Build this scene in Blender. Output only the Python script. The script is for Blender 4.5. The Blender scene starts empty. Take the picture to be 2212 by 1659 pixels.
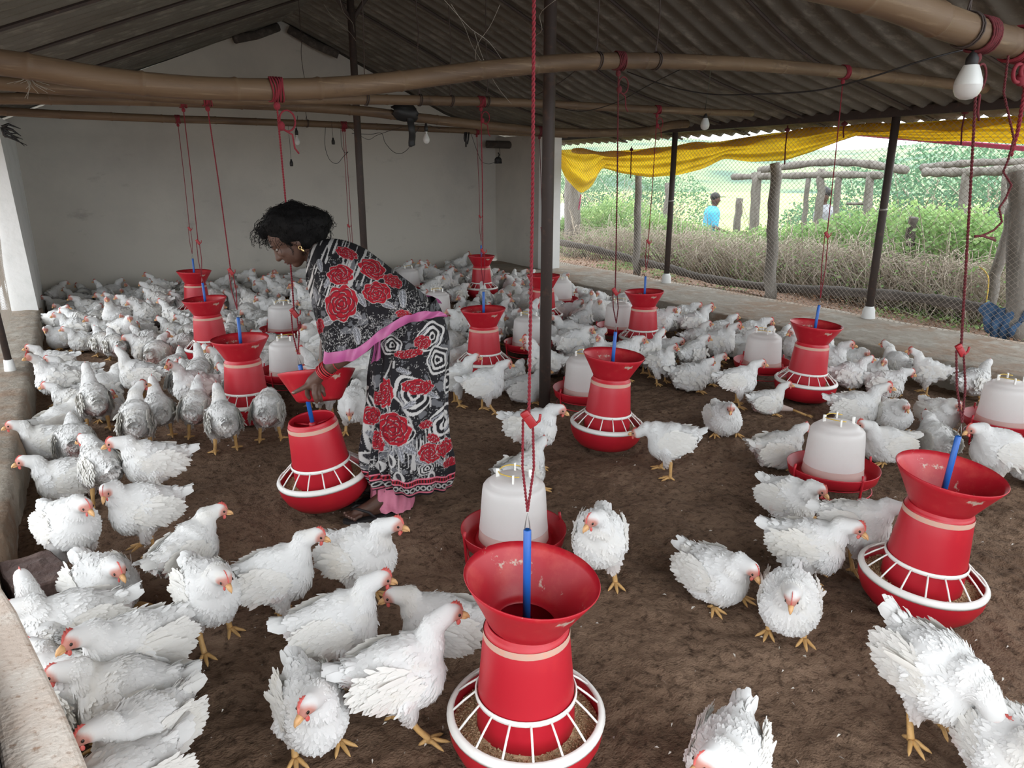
import bpy, bmesh, math, random
import numpy as np
from mathutils import Vector, Matrix

random.seed(7)
RNG = np.random.default_rng(7)
PI = math.pi
SC = bpy.context.scene
COL = SC.collection

# ------------------------------------------------------------------ camera
FPX, PITCH, YAW, ROLL, CAMZ = 1543.37, 0.28277, 0.54207, 0.0016, 1.45
_f = np.array([math.sin(YAW)*math.cos(PITCH), math.cos(YAW)*math.cos(PITCH), -math.sin(PITCH)])
_r = np.array([math.cos(YAW), -math.sin(YAW), 0.0])
_u = np.cross(_r, _f)
CR = _r*math.cos(ROLL) + _u*math.sin(ROLL)
CU = -_r*math.sin(ROLL) + _u*math.cos(ROLL)
CF = _f
cam_d = bpy.data.cameras.new('camera')
cam_d.sensor_width = 36.0
cam_d.lens = FPX/2212*36
cam_d.clip_start = 0.02
cam_d.clip_end = 400
cam = bpy.data.objects.new('camera', cam_d)
COL.objects.link(cam)
cam.matrix_world = Matrix(((CR[0], CU[0], -CF[0], 0), (CR[1], CU[1], -CF[1], 0), (CR[2], CU[2], -CF[2], CAMZ), (0, 0, 0, 1)))
SC.camera = cam

# ------------------------------------------------------------------ sky and exposure
SKY_STRENGTH = 4.6
world = bpy.data.worlds.new('sky')
SC.world = world
world.use_nodes = True
wn = world.node_tree.nodes; wl = world.node_tree.links
bg = wn['Background']
tc = wn.new('ShaderNodeTexCoord')
nz = wn.new('ShaderNodeTexNoise'); nz.inputs['Scale'].default_value = 2.2; nz.inputs['Detail'].default_value = 5
wl.new(tc.outputs['Generated'], nz.inputs['Vector'])
cr = wn.new('ShaderNodeValToRGB')
cr.color_ramp.elements[0].position = 0.35; cr.color_ramp.elements[0].color = (0.80, 0.90, 1.0, 1)
cr.color_ramp.elements[1].position = 0.65; cr.color_ramp.elements[1].color = (1.0, 1.0, 1.0, 1)
wl.new(nz.outputs['Fac'], cr.inputs['Fac'])
wl.new(cr.outputs['Color'], bg.inputs['Color'])
bg.inputs['Strength'].default_value = SKY_STRENGTH

SC.view_settings.view_transform = 'Standard'
SC.view_settings.look = 'None'
SC.view_settings.exposure = 0.0
SC.view_settings.gamma = 1.0
SC.view_settings.use_curve_mapping = False
try:
    cy = SC.cycles
    cy.max_bounces = 7; cy.diffuse_bounces = 5; cy.glossy_bounces = 2
    cy.transmission_bounces = 3; cy.transparent_max_bounces = 4
    cy.caustics_reflective = False; cy.caustics_refractive = False
    cy.use_denoising = True
    cy.sample_clamp_indirect = 4.0
    cy.use_adaptive_sampling = True
    cy.adaptive_threshold = 0.02
except Exception:
    pass

# portals: they only guide the sampling of the sky through the shed's openings
def portal(name, loc, rot, sx, sy):
    l = bpy.data.lights.new(name, 'AREA'); l.shape = 'RECTANGLE'; l.size = sx; l.size_y = sy
    l.cycles.is_portal = True
    o = bpy.data.objects.new(name, l); o.location = loc; o.rotation_euler = rot; COL.objects.link(o)
    return o
portal('sky_portal_right', (6.75, 3.9, 1.05), (0, PI/2, 0), 1.9, 9.6)
portal('sky_portal_left', (-1.3, 3.8, 1.0), (0, -PI/2, 0), 2.0, 10.0)
portal('sky_portal_front', (2.5, -0.42, 1.0), (PI/2, 0, 0), 7.0, 2.0)
portal('sky_portal_gable', (2.5, -0.46, 2.66), (PI/2, 0, 0), 6.0, 1.2)

# ------------------------------------------------------------------ pixel -> world helpers (2212 x 1659 frame)
def ray(px, py):
    return CF + CR*(px-1106)/FPX + CU*(829.5-py)/FPX
ORG = np.array([0, 0, CAMZ])
def onp(px, py, ax, val):
    d = ray(px, py); t = (val-ORG[ax])/d[ax]
    return ORG + t*d
def G(px, py, h=0.0):
    return onp(px, py, 2, h)
def view_angle(P):
    return math.atan2(P[1], P[0])
def heading(P, h):
    return view_angle(P) - PI/2 + math.radians(h)

# ------------------------------------------------------------------ noise
def _hash(ix, iy, seed):
    h = (ix.astype(np.int64)*374761393 + iy.astype(np.int64)*668265263 + seed*974634777) & 0x7fffffff
    h = (h ^ (h >> 13))*1274126177 & 0x7fffffff
    return ((h ^ (h >> 16)) & 0xffff)/65535.0
def vnoise(x, y, seed=0):
    x = np.asarray(x, float); y = np.asarray(y, float)
    ix = np.floor(x); iy = np.floor(y); fx = x-ix; fy = y-iy
    fx = fx*fx*(3-2*fx); fy = fy*fy*(3-2*fy)
    ix = ix.astype(int); iy = iy.astype(int)
    a = _hash(ix, iy, seed); b = _hash(ix+1, iy, seed); c = _hash(ix, iy+1, seed); d = _hash(ix+1, iy+1, seed)
    return (a*(1-fx)+b*fx)*(1-fy) + (c*(1-fx)+d*fx)*fy
def fbm(x, y, seed=0, oct=4):
    s = 0; a = 0.5
    for k in range(oct):
        s = s + a*vnoise(x*2**k, y*2**k, seed+k); a *= 0.5
    return s

# ------------------------------------------------------------------ materials
def mat(name, col, rough=0.6, noise=None, bump=None, metal=0.0, spec=0.5, attr=None, trans=0.0, coords='Object', sheen=0.0, extra=None):
    m = bpy.data.materials.new(name); m.use_nodes = True
    n = m.node_tree.nodes; l = m.node_tree.links
    b = n['Principled BSDF']
    b.inputs['Roughness'].default_value = rough
    b.inputs['Metallic'].default_value = metal
    b.inputs['Specular IOR Level'].default_value = spec
    if sheen: b.inputs['Sheen Weight'].default_value = sheen
    t = n.new('ShaderNodeTexCoord')
    if attr:
        a = n.new('ShaderNodeAttribute'); a.attribute_name = attr; csrc = a.outputs['Color']
    else:
        rgb = n.new('ShaderNodeRGB'); rgb.outputs[0].default_value = (*col, 1); csrc = rgb.outputs[0]
    if noise:
        for (sc, col2, lo, hi, stretch) in noise:
            mp = n.new('ShaderNodeMapping'); mp.inputs['Scale'].default_value = stretch
            l.new(t.outputs[coords], mp.inputs['Vector'])
            z = n.new('ShaderNodeTexNoise'); z.inputs['Scale'].default_value = sc; z.inputs['Detail'].default_value = 6; z.inputs['Roughness'].default_value = 0.65
            l.new(mp.outputs['Vector'], z.inputs['Vector'])
            r = n.new('ShaderNodeMapRange'); r.inputs['From Min'].default_value = lo; r.inputs['From Max'].default_value = hi
            l.new(z.outputs['Fac'], r.inputs['Value'])
            mx = n.new('ShaderNodeMix'); mx.data_type = 'RGBA'
            l.new(r.outputs['Result'], mx.inputs['Factor']); l.new(csrc, mx.inputs['A']); mx.inputs['B'].default_value = (*col2, 1)
            csrc = mx.outputs['Result']
    l.new(csrc, b.inputs['Base Color'])
    if bump:
        prev = None
        for (sc, strength, dist, stretch) in bump:
            mp = n.new('ShaderNodeMapping'); mp.inputs['Scale'].default_value = stretch
            l.new(t.outputs[coords], mp.inputs['Vector'])
            z = n.new('ShaderNodeTexNoise'); z.inputs['Scale'].default_value = sc; z.inputs['Detail'].default_value = 5
            l.new(mp.outputs['Vector'], z.inputs['Vector'])
            bp = n.new('ShaderNodeBump'); bp.inputs['Strength'].default_value = strength; bp.inputs['Distance'].default_value = dist
            l.new(z.outputs['Fac'], bp.inputs['Height'])
            if prev: l.new(prev, bp.inputs['Normal'])
            prev = bp.outputs['Normal']
        l.new(prev, b.inputs['Normal'])
    if trans > 0:
        tr = n.new('ShaderNodeBsdfTranslucent'); l.new(csrc, tr.inputs['Color'])
        ms = n.new('ShaderNodeMixShader'); ms.inputs[0].default_value = trans
        l.new(b.outputs[0], ms.inputs[1]); l.new(tr.outputs[0], ms.inputs[2])
        l.new(ms.outputs[0], n['Material Output'].inputs['Surface'])
    return m
S1 = (1, 1, 1)
MT = {}
MT['litter'] = mat('litter', (0.150, 0.094, 0.062), 0.95, noise=[(1.3, (0.25, 0.165, 0.112), 0.42, 0.66, S1), (38, (0.050, 0.030, 0.019), 0.50, 0.70, S1), (170, (0.27, 0.19, 0.125), 0.60, 0.78, (1, 1.7, 1))],
                    bump=[(26, 0.9, 0.020, S1), (120, 0.9, 0.006, (1, 1.5, 1))], spec=0.15)
MT['plaster'] = mat('plaster', (0.47, 0.44, 0.385), 0.9, noise=[(0.9, (0.38, 0.355, 0.315), 0.45, 0.75, S1), (2.6, (0.30, 0.27, 0.24), 0.62, 0.82, (1, 1, 1.8)), (55, (0.13, 0.09, 0.06), 0.745, 0.78, S1)], bump=[(9, 0.25, 0.02, S1), (60, 0.15, 0.004, S1)], spec=0.2)
MT['whitewash'] = mat('whitewash', (0.76, 0.76, 0.74), 0.9, noise=[(3.0, (0.62, 0.63, 0.60), 0.5, 0.8, S1), (22, (0.30, 0.27, 0.2), 0.72, 0.8, S1)], bump=[(14, 0.25, 0.02, S1)], spec=0.2)
MT['curb'] = mat('curb', (0.29, 0.255, 0.21), 0.95, noise=[(2.2, (0.27, 0.195, 0.14), 0.45, 0.6, S1), (7.0, (0.37, 0.34, 0.29), 0.52, 0.68, S1), (30, (0.12, 0.08, 0.05), 0.60, 0.75, S1)], bump=[(11, 0.6, 0.03, S1), (70, 0.4, 0.006, S1)], spec=0.15)
MT['cement'] = mat('cement', (0.30, 0.285, 0.25), 0.95, noise=[(3, (0.22, 0.20, 0.17), 0.45, 0.7, S1), (45, (0.38, 0.34, 0.28), 0.6, 0.7, S1)], bump=[(30, 0.5, 0.01, S1)], spec=0.15)
MT['jamb'] = mat('jamb', (0.70, 0.58, 0.49), 0.95, noise=[(9, (0.78, 0.70, 0.62), 0.45, 0.65, S1), (70, (0.42, 0.28, 0.20), 0.55, 0.7, S1)], bump=[(90, 0.6, 0.006, S1)], spec=0.2)
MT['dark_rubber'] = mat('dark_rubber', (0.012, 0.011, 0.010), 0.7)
MT['asbestos'] = mat('asbestos', (0.155, 0.145, 0.125), 0.95, noise=[(1.6, (0.12, 0.108, 0.09), 0.4, 0.65, S1), (14, (0.27, 0.25, 0.215), 0.52, 0.75, (0.25, 1, 1)), (50, (0.07, 0.06, 0.05), 0.66, 0.8, S1)], bump=[(60, 0.3, 0.004, S1)], spec=0.15)
MT['steel'] = mat('steel', (0.045, 0.032, 0.027), 0.65, noise=[(20, (0.10, 0.055, 0.04), 0.55, 0.8, S1)], bump=[(80, 0.2, 0.002, S1)], spec=0.4)
MT['bamboo'] = mat('bamboo', (0.130, 0.082, 0.046), 0.6, noise=[(6, (0.07, 0.042, 0.025), 0.45, 0.7, (0.25, 1, 1)), (60, (0.22, 0.155, 0.095), 0.55, 0.75, (0.05, 1, 1)), (4, (0.05, 0.03, 0.018), 0.62, 0.75, S1)], bump=[(60, 0.3, 0.003, (0.05, 1, 1))], spec=0.35)
MT['red_plastic'] = mat('red_plastic', (0.43, 0.010, 0.022), 0.42, noise=[(5, (0.52, 0.02, 0.025), 0.5, 0.75, S1), (30, (0.55, 0.22, 0.18), 0.70, 0.82, S1)], spec=0.5)
MT['funnel_red'] = mat('funnel_red', (0.42, 0.009, 0.020), 0.42, noise=[(9, (0.50, 0.05, 0.045), 0.52, 0.7, S1), (11, (0.50, 0.37, 0.30), 0.615, 0.65, S1)], spec=0.5)
MT['feed_dust'] = mat('feed_dust', (0.52, 0.33, 0.26), 0.95, noise=[(60, (0.62, 0.30, 0.22), 0.5, 0.7, S1)])
MT['feed'] = mat('feed', (0.50, 0.36, 0.21), 0.9, noise=[(150, (0.64, 0.50, 0.31), 0.45, 0.6, S1), (90, (0.34, 0.22, 0.12), 0.6, 0.7, S1)])
MT['white_plastic'] = mat('white_plastic', (0.80, 0.79, 0.75), 0.4, noise=[(20, (0.66, 0.62, 0.54), 0.6, 0.8, S1)])
MT['jar'] = mat('jar', (0.84, 0.83, 0.81), 0.35, noise=[(4, (0.78, 0.74, 0.71), 0.5, 0.8, S1)], trans=0.45)
MT['jar_water'] = mat('jar_water', (0.70, 0.54, 0.49), 0.35, trans=0.35)
MT['yellow_wire'] = mat('yellow_wire', (0.62, 0.42, 0.07), 0.5)
MT['blue_pipe'] = mat('blue_pipe', (0.012, 0.10, 0.40), 0.4, noise=[(40, (0.02, 0.05, 0.2), 0.6, 0.8, S1)])
MT['wire'] = mat('wire', (0.25, 0.24, 0.23), 0.45, metal=0.7)
MT['rusty_wire'] = mat('rusty_wire', (0.05, 0.035, 0.03), 0.8)
MT['rope'] = mat('rope', (0.21, 0.014, 0.024), 0.85, noise=[(300, (0.12, 0.01, 0.02), 0.45, 0.7, S1)])
MT['dark_rope'] = mat('dark_rope', (0.12, 0.015, 0.02), 0.9, noise=[(200, (0.045, 0.012, 0.012), 0.45, 0.7, S1)])
MT['cleat'] = mat('cleat', (0.30, 0.010, 0.015), 0.45)
MT['net'] = mat('net', (0.34, 0.30, 0.25), 0.6, noise=[(3, (0.16, 0.12, 0.09), 0.45, 0.7, S1)])
MT['white_net'] = mat('white_net', (0.42, 0.37, 0.31), 0.9)
MT['tarp'] = mat('tarp', (0.80, 0.53, 0.02), 0.55, noise=[(3, (0.60, 0.37, 0.02), 0.45, 0.7, S1), (25, (0.36, 0.24, 0.03), 0.66, 0.76, S1)], trans=0.5)
MT['pink'] = mat('pink', (0.72, 0.10, 0.26), 0.6)
MT['pink_cloth'] = mat('pink_cloth', (0.72, 0.25, 0.36), 0.85, noise=[(14, (0.60, 0.18, 0.28), 0.45, 0.7, S1)], bump=[(300, 0.2, 0.002, S1)])
MT['satin'] = mat('satin', (0.40, 0.10, 0.24), 0.45, noise=[(18, (0.40, 0.08, 0.24), 0.45, 0.7, S1)])
MT['blue_cloth'] = mat('blue_cloth', (0.03, 0.075, 0.15), 0.85, noise=[(14, (0.07, 0.15, 0.26), 0.5, 0.7, S1)])
MT['old_wood'] = mat('old_wood', (0.17, 0.155, 0.135), 0.9, noise=[(10, (0.09, 0.078, 0.065), 0.45, 0.65, (1, 1, 0.15)), (40, (0.30, 0.28, 0.245), 0.58, 0.72, (1, 1, 0.12))], bump=[(30, 0.5, 0.01, (1, 1, 0.15))])
MT['dark_log'] = mat('dark_log', (0.055, 0.045, 0.037), 0.9, noise=[(10, (0.12, 0.10, 0.085), 0.5, 0.7, (1, 0.15, 1))], bump=[(30, 0.5, 0.01, (1, 0.15, 1))])
MT['soil'] = mat('soil', (0.30, 0.20, 0.15), 0.95, noise=[(5, (0.33, 0.24, 0.18), 0.45, 0.65, S1), (30, (0.13, 0.075, 0.05), 0.5, 0.7, S1), (1.6, (0.14, 0.19, 0.06), 0.57, 0.70, S1)], bump=[(20, 0.8, 0.05, S1)], spec=0.1)
MT['field'] = mat('field', (0.46, 0.50, 0.15), 0.95, noise=[(0.12, (0.24, 0.36, 0.12), 0.45, 0.6, S1)])
MT['hill'] = mat('hill', (0.20, 0.27, 0.13), 0.95, noise=[(0.08, (0.07, 0.13, 0.09), 0.45, 0.6, S1)])
MT['leaf'] = mat('leaf', (0.21, 0.35, 0.12), 0.6, noise=[(3, (0.38, 0.52, 0.20), 0.45, 0.65, S1), (8, (0.10, 0.20, 0.07), 0.55, 0.7, S1)], trans=0.45)
MT['leaf_dark'] = mat('leaf_dark', (0.10, 0.21, 0.12), 0.65, noise=[(2, (0.19, 0.32, 0.18), 0.45, 0.65, S1)], trans=0.4)
MT['twig'] = mat('twig', (0.47, 0.41, 0.33), 0.95, noise=[(4, (0.28, 0.23, 0.17), 0.45, 0.65, S1)])
MT['dead_leaf'] = mat('dead_leaf', (0.26, 0.15, 0.09), 0.9, noise=[(5, (0.38, 0.25, 0.16), 0.45, 0.65, S1)])
MT['stone'] = mat('stone', (0.075, 0.045, 0.038), 0.9, noise=[(12, (0.13, 0.085, 0.07), 0.5, 0.7, S1)], bump=[(14, 0.9, 0.03, S1)])
MT['bulb'] = mat('bulb', (0.80, 0.80, 0.78), 0.25, trans=0.4)
MT['bulb_body'] = mat('bulb_body', (0.62, 0.64, 0.62), 0.35)
MT['glass'] = bpy.data.materials.new('glass'); MT['glass'].use_nodes = True
_b = MT['glass'].node_tree.nodes['Principled BSDF']; _b.inputs['Transmission Weight'].default_value = 0.9; _b.inputs['Roughness'].default_value = 0.05; _b.inputs['Base Color'].default_value = (0.9, 0.9, 0.88, 1)
MT['black'] = mat('black', (0.012, 0.011, 0.011), 0.6)
MT['grey_metal'] = mat('grey_metal', (0.28, 0.27, 0.25), 0.4, metal=0.8)
MT['feather'] = mat('feather', None, 0.8, attr='tint', spec=0.05, trans=0.20)
MT['hen_face'] = mat('hen_face', (0.60, 0.27, 0.21), 0.7)
MT['comb'] = mat('comb', (0.58, 0.10, 0.085), 0.6, noise=[(60, (0.66, 0.22, 0.17), 0.5, 0.7, S1)])
MT['beak'] = mat('beak', (0.66, 0.38, 0.17), 0.5)
MT['hen_leg'] = mat('hen_leg', (0.56, 0.33, 0.12), 0.6, noise=[(60, (0.42, 0.25, 0.10), 0.5, 0.7, S1), (20, (0.25, 0.16, 0.09), 0.6, 0.8, S1)], bump=[(200, 0.4, 0.002, S1)])
MT['eye'] = mat('eye', (0.02, 0.012, 0.008), 0.15)
MT['skin'] = mat('skin', (0.092, 0.045, 0.030), 0.55, noise=[(20, (0.065, 0.032, 0.022), 0.45, 0.7, S1)], bump=[(120, 0.15, 0.003, S1)])
MT['nail'] = mat('nail', (0.30, 0.19, 0.16), 0.4)
MT['hair'] = mat('hair', (0.004, 0.0035, 0.0035), 0.75, spec=0.15, bump=[(60, 0.6, 0.01, (1, 1, 0.15))])
MT['cloth_print'] = mat('cloth_print', None, 0.8, attr='tint', bump=[(220, 0.15, 0.002, S1)], spec=0.2)
MT['bangle'] = mat('bangle', (0.42, 0.012, 0.022), 0.3)
MT['gold'] = mat('gold', (0.75, 0.55, 0.25), 0.3, metal=0.9)
MT['sandal'] = mat('sandal', (0.018, 0.016, 0.016), 0.7)
MT['eye_white'] = mat('eye_white', (0.28, 0.25, 0.22), 0.3)
MT['lip'] = mat('lip', (0.11, 0.04, 0.035), 0.5)
MT['shirt_blue'] = mat('shirt_blue', (0.08, 0.42, 0.62), 0.8)
MT['shirt_white'] = mat('shirt_white', (0.70, 0.72, 0.74), 0.8)
MT['shirt_grey'] = mat('shirt_grey', (0.30, 0.31, 0.33), 0.8)
MT['cobweb'] = mat('cobweb', (0.30, 0.28, 0.24), 0.9)

# ------------------------------------------------------------------ mesh builder
class MB:
    def __init__(s):
        s.v = []; s.f = []; s.n = 0; s.c = []
    def add(s, verts, faces, col=None):
        verts = np.asarray(verts, float).reshape(-1, 3)
        s.v.append(verts)
        if isinstance(faces, np.ndarray):
            s.f.extend((faces+s.n).tolist())
        else:
            s.f.extend([[i+s.n for i in f] for f in faces])
        if col is not None:
            c = np.asarray(col, float)
            if c.ndim == 1: c = np.tile(c, (len(verts), 1))
            s.c.append(c)
        s.n += len(verts)
        return s
    def box(s, c, d, rot=None):
        x, y, z = np.array(d)/2
        V = np.array([[a*x, b*y, e*z] for a in (-1, 1) for b in (-1, 1) for e in (-1, 1)])
        if rot is not None: V = V @ np.array(rot).T
        return s.add(V+np.array(c), [[0, 1, 3, 2], [4, 6, 7, 5], [0, 4, 5, 1], [2, 3, 7, 6], [0, 2, 6, 4], [1, 5, 7, 3]])
    def tube(s, path, rad, n=8, caps=True):
        P = np.asarray(path, float); k = len(P)
        R = np.full(k, rad) if np.isscalar(rad) else np.asarray(rad, float)
        T = np.gradient(P, axis=0); T /= np.linalg.norm(T, axis=1)[:, None]+1e-12
        ref = np.array([0, 0, 1.0]) if abs(T[0, 2]) < 0.9 else np.array([1.0, 0, 0])
        N = np.cross(T[0], ref); N /= np.linalg.norm(N)
        a = np.arange(n)*2*PI/n; rows = []
        for i in range(k):
            N = N - T[i]*(N@T[i]); N /= np.linalg.norm(N)+1e-12
            B = np.cross(T[i], N)
            rows.append(P[i]+R[i]*(np.cos(a)[:, None]*N+np.sin(a)[:, None]*B))
        V = np.concatenate(rows)
        i = np.arange(k-1)[:, None]*n; j = np.arange(n)[None]; j2 = (j+1) % n
        F = np.stack([i+j, i+j2, i+n+j2, i+n+j], -1).reshape(-1, 4)
        fl = F.tolist()
        if caps:
            fl.append(list(range(n))[::-1]); fl.append([(k-1)*n+q for q in range(n)])
        return s.add(V, fl)
    def lathe(s, prof, n=32, c=(0, 0, 0), close=False):
        pr = np.asarray(prof, float); k = len(pr)
        a = np.arange(n)*2*PI/n
        V = np.stack([pr[:, 0][:, None]*np.cos(a), pr[:, 0][:, None]*np.sin(a), np.repeat(pr[:, 1][:, None], n, 1)], -1).reshape(-1, 3)+np.array(c)
        i = np.arange(k-1)[:, None]*n; j = np.arange(n)[None]; j2 = (j+1) % n
        F = np.stack([i+j, i+j2, i+n+j2, i+n+j], -1).reshape(-1, 4).tolist()
        if close:
            F += [[(k-1)*n+q, (k-1)*n+(q+1) % n, (q+1) % n, q] for q in range(n)]
        return s.add(V, F)
    def ell(s, c, r, rot=None, nu=16, nv=10):
        u = np.arange(nu)*2*PI/nu; w = np.linspace(0, PI, nv+1)[1:-1]
        V = [[0, 0, 1]]
        for t in w:
            V += [[math.sin(t)*math.cos(q), math.sin(t)*math.sin(q), math.cos(t)] for q in u]
        V += [[0, 0, -1]]
        V = np.array(V)*np.array(r)
        if rot is not None: V = V @ np.array(rot).T
        F = [[0, 1+q, 1+(q+1) % nu] for q in range(nu)]
        for k in range(nv-2):
            F += [[1+k*nu+q, 1+(k+1)*nu+q, 1+(k+1)*nu+(q+1) % nu, 1+k*nu+(q+1) % nu] for q in range(nu)]
        L = len(V)-1; b = 1+(nv-2)*nu
        F += [[b+q, L, b+(q+1) % nu] for q in range(nu)]
        return s.add(V+np.array(c), F)
    def cap(s, a, b, ra, rb, n=12):
        """tapered capsule"""
        a = np.array(a, float); b = np.array(b, float); d = b-a; L = np.linalg.norm(d)
        if L < 1e-6: return s.ell(a, (ra, ra, ra))
        d /= L; P = []; R = []
        for t in (0.02, 0.3, 0.6, 0.85): P.append(a-d*ra*math.cos(t*PI/2)); R.append(ra*math.sin(t*PI/2))
        P.append(a); R.append(ra); P.append((a+b)/2); R.append((ra+rb)/2); P.append(b); R.append(rb)
        for t in (0.85, 0.6, 0.3, 0.02): P.append(b+d*rb*math.cos(t*PI/2)); R.append(rb*math.sin(t*PI/2))
        return s.tube(P, R, n)
    def chain(s, pts, rad, n=12):
        for i in range(len(pts)-1): s.cap(pts[i], pts[i+1], rad[i], rad[i+1], n)
        return s
    def grid(s, V, closeu=False, closev=False):
        """V: (a, b, 3)"""
        a, b = V.shape[:2]
        i = np.arange(a if closeu else a-1)[:, None]; j = np.arange(b if closev else b-1)[None]
        i2 = (i+1) % a; j2 = (j+1) % b
        F = np.stack([i*b+j, i2*b+j, i2*b+j2, i*b+j2], -1).reshape(-1, 4)
        return s.add(V.reshape(-1, 3), F)
    def mesh(s, name, m=None, smooth=True):
        me = bpy.data.meshes.new(name)
        V = np.concatenate(s.v) if s.v else np.zeros((0, 3))
        me.from_pydata(V.tolist(), [], s.f)
        if s.c and sum(len(c) for c in s.c) == len(V):
            C = np.concatenate(s.c)
            at = me.color_attributes.new('tint', 'FLOAT_COLOR', 'POINT')
            at.data.foreach_set('color', np.concatenate([C, np.ones((len(C), 1))], 1).astype(np.float32).ravel())
        if smooth: me.polygons.foreach_set('use_smooth', [True]*len(me.polygons))
        if m is not None: me.materials.append(MT[m] if isinstance(m, str) else m)
        me.update()
        return me
    def build(s, name, m, parent=None, smooth=True, loc=None):
        return obj(name, s.mesh(name, m, smooth), parent, loc)

def obj(name, me, parent=None, loc=None):
    o = bpy.data.objects.new(name, me); COL.objects.link(o)
    if parent is not None: o.parent = parent
    if loc is not None: o.location = loc
    return o
def tag(o, label=None, cat=None, group=None, kind=None):
    if label: o['label'] = label
    if cat: o['category'] = cat
    if group: o['group'] = group
    if kind: o['kind'] = kind
    return o
def empty(name, loc, rz=0, label=None, cat=None, group=None):
    o = bpy.data.objects.new(name, None); COL.objects.link(o); o.location = loc; o.rotation_euler = (0, 0, rz)
    o.empty_display_size = 0.05
    return tag(o, label, cat, group)
def struct(name, mb, m, smooth=False):
    o = mb.build(name, m, None, smooth); o['kind'] = 'structure'; return o
def kids(o): return [c for c in bpy.data.objects if c.parent == o]
KIDS = {}
def copy_tree(o, cache):
    """cache: list of (child, [grandchildren])"""
    c = o.copy(); COL.objects.link(c)
    for ch, gs in cache:
        d = ch.copy(); COL.objects.link(d); d.parent = c
        for g in gs:
            e = g.copy(); COL.objects.link(e); e.parent = d
    return c
def tree_cache(o): return [(ch, kids(ch)) for ch in kids(o)]
def remesh(mb, voxel, it=6, fac=0.5):
    me = mb.mesh('tmp', None)
    o = bpy.data.objects.new('tmp', me); COL.objects.link(o)
    r = o.modifiers.new('r', 'REMESH'); r.mode = 'VOXEL'; r.voxel_size = voxel; r.use_smooth_shade = True
    if it:
        sm = o.modifiers.new('s', 'SMOOTH'); sm.factor = fac; sm.iterations = it
    dg = bpy.context.evaluated_depsgraph_get()
    e = o.evaluated_get(dg); m2 = bpy.data.meshes.new_from_object(e)
    bpy.data.objects.remove(o); bpy.data.meshes.remove(me)
    m2.polygons.foreach_set('use_smooth', [True]*len(m2.polygons))
    return m2
def rotm(ax, a):
    c, s = math.cos(a), math.sin(a)
    return np.array({'x': [[1, 0, 0], [0, c, -s], [0, s, c]], 'y': [[c, 0, s], [0, 1, 0], [-s, 0, c]], 'z': [[c, -s, 0], [s, c, 0], [0, 0, 1]]}[ax])
def nrm(v): v = np.asarray(v, float); return v/(np.linalg.norm(v)+1e-12)

# ================================================================== SETTING
XL, XI, XP, XC, YB = -0.37, 5.20, 6.22, 5.60, 9.79
# litter floor, denser near the camera
def floor_grid(x0, x1, y0, y1, step):
    xs = np.arange(x0, x1+step*0.5, step); ys = np.arange(y0, y1+step*0.5, step)
    X, Y = np.meshgrid(xs, ys, indexing='ij')
    Z = 0.030*(fbm(X*3, Y*3, 1)-0.5) + 0.030*(fbm(X*11, Y*11, 9, 3)-0.5) + 0.016*(vnoise(X*34, Y*34, 5)-0.5)
    return np.stack([X, Y, Z-0.004], -1)
mb = MB(); mb.grid(floor_grid(-0.5, 5.4, 0.2, 9.9, 0.018))
struct('floor', mb, 'litter', True)
mb = MB().box((2.5, -2.0, -0.06), (14, 5.0, 0.06)); struct('floor_entrance', mb, 'litter')

# end wall with its gable
mb = MB()
out = [(-0.62, 0), (-0.62, 1.96), (2.55, 3.30), (4.76, 2.30), (5.6, 2.05), (5.9, 1.99), (5.9, 0)]
n = len(out)
V = [(x, YB, z) for x, z in out]+[(x, YB+0.22, z) for x, z in out]
F = [list(range(n)), list(range(2*n-1, n-1, -1))]+[[i, i+n, (i+1) % n+n, (i+1) % n] for i in range(n)]
mb.add(V, F); struct('wall_back', mb, 'plaster')
# right return wall and left stub
mb = MB().box((XC+0.14, (8.57+YB)/2, 1.0), (0.28, YB-8.57, 2.0)); struct('wall_right', mb, 'plaster')
mb = MB().box((XC+0.145, 8.53, 1.0), (0.30, 0.1, 1.98)); struct('trim_right_pillar', mb, 'whitewash')
mb = MB().add([(-0.40, 8.35, 0), (-0.40, YB, 0), (-0.62, YB, 0), (-0.62, 8.35, 0), (-0.46, 8.35, 1.98), (-0.40, YB, 1.98), (-0.66, YB, 1.98), (-0.66, 8.35, 1.98)],
              [[0, 1, 2, 3], [4, 7, 6, 5], [0, 4, 5, 1], [1, 5, 6, 2], [2, 6, 7, 3], [3, 7, 4, 0]])
struct('wall_left', mb, 'whitewash')
# curbs: low plastered walls under the netting
def curb(name, x0, x1, y0, y1, h, inner_sign, seed):
    ys = np.arange(y0, y1+0.01, 0.04)
    prof = []
    k = 14
    for i in range(k+1):           # top surface from outer to inner
        t = i/k; prof.append((x1+(x0-x1)*t, h))
    for i in range(1, 9): prof.append((x0, h-h*i/8-0.02))
    prof = np.array(prof)
    Xg = np.repeat(prof[None, :, 0], len(ys), 0); Zg = np.repeat(prof[None, :, 1], len(ys), 0); Yg = np.repeat(ys[:, None], len(prof), 1)
    d = (fbm(Yg*1.7, Zg*3+Xg*2, seed)-0.5)*0.05
    d2 = (fbm(Yg*9, Zg*12+Xg*9, seed+3, 3)-0.5)*0.025
    edge = np.exp(-((np.arange(len(prof))-k)/1.6)**2)[None]
    Xg = Xg + inner_sign*(d+d2)*(np.arange(len(prof))[None] >= k-1) + (-inner_sign)*0.012*edge
    Zg = Zg + (d*0.4+d2*0.4)*(np.arange(len(prof))[None] <= k) - 0.014*edge
    m_ = MB(); m_.grid(np.stack([Xg, Yg, Zg], -1)); return m_
struct('trim_curb_right', curb('c', XI, XP+0.12, 0.2, 9.78, 0.19, -1, 21), 'curb', True)
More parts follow.
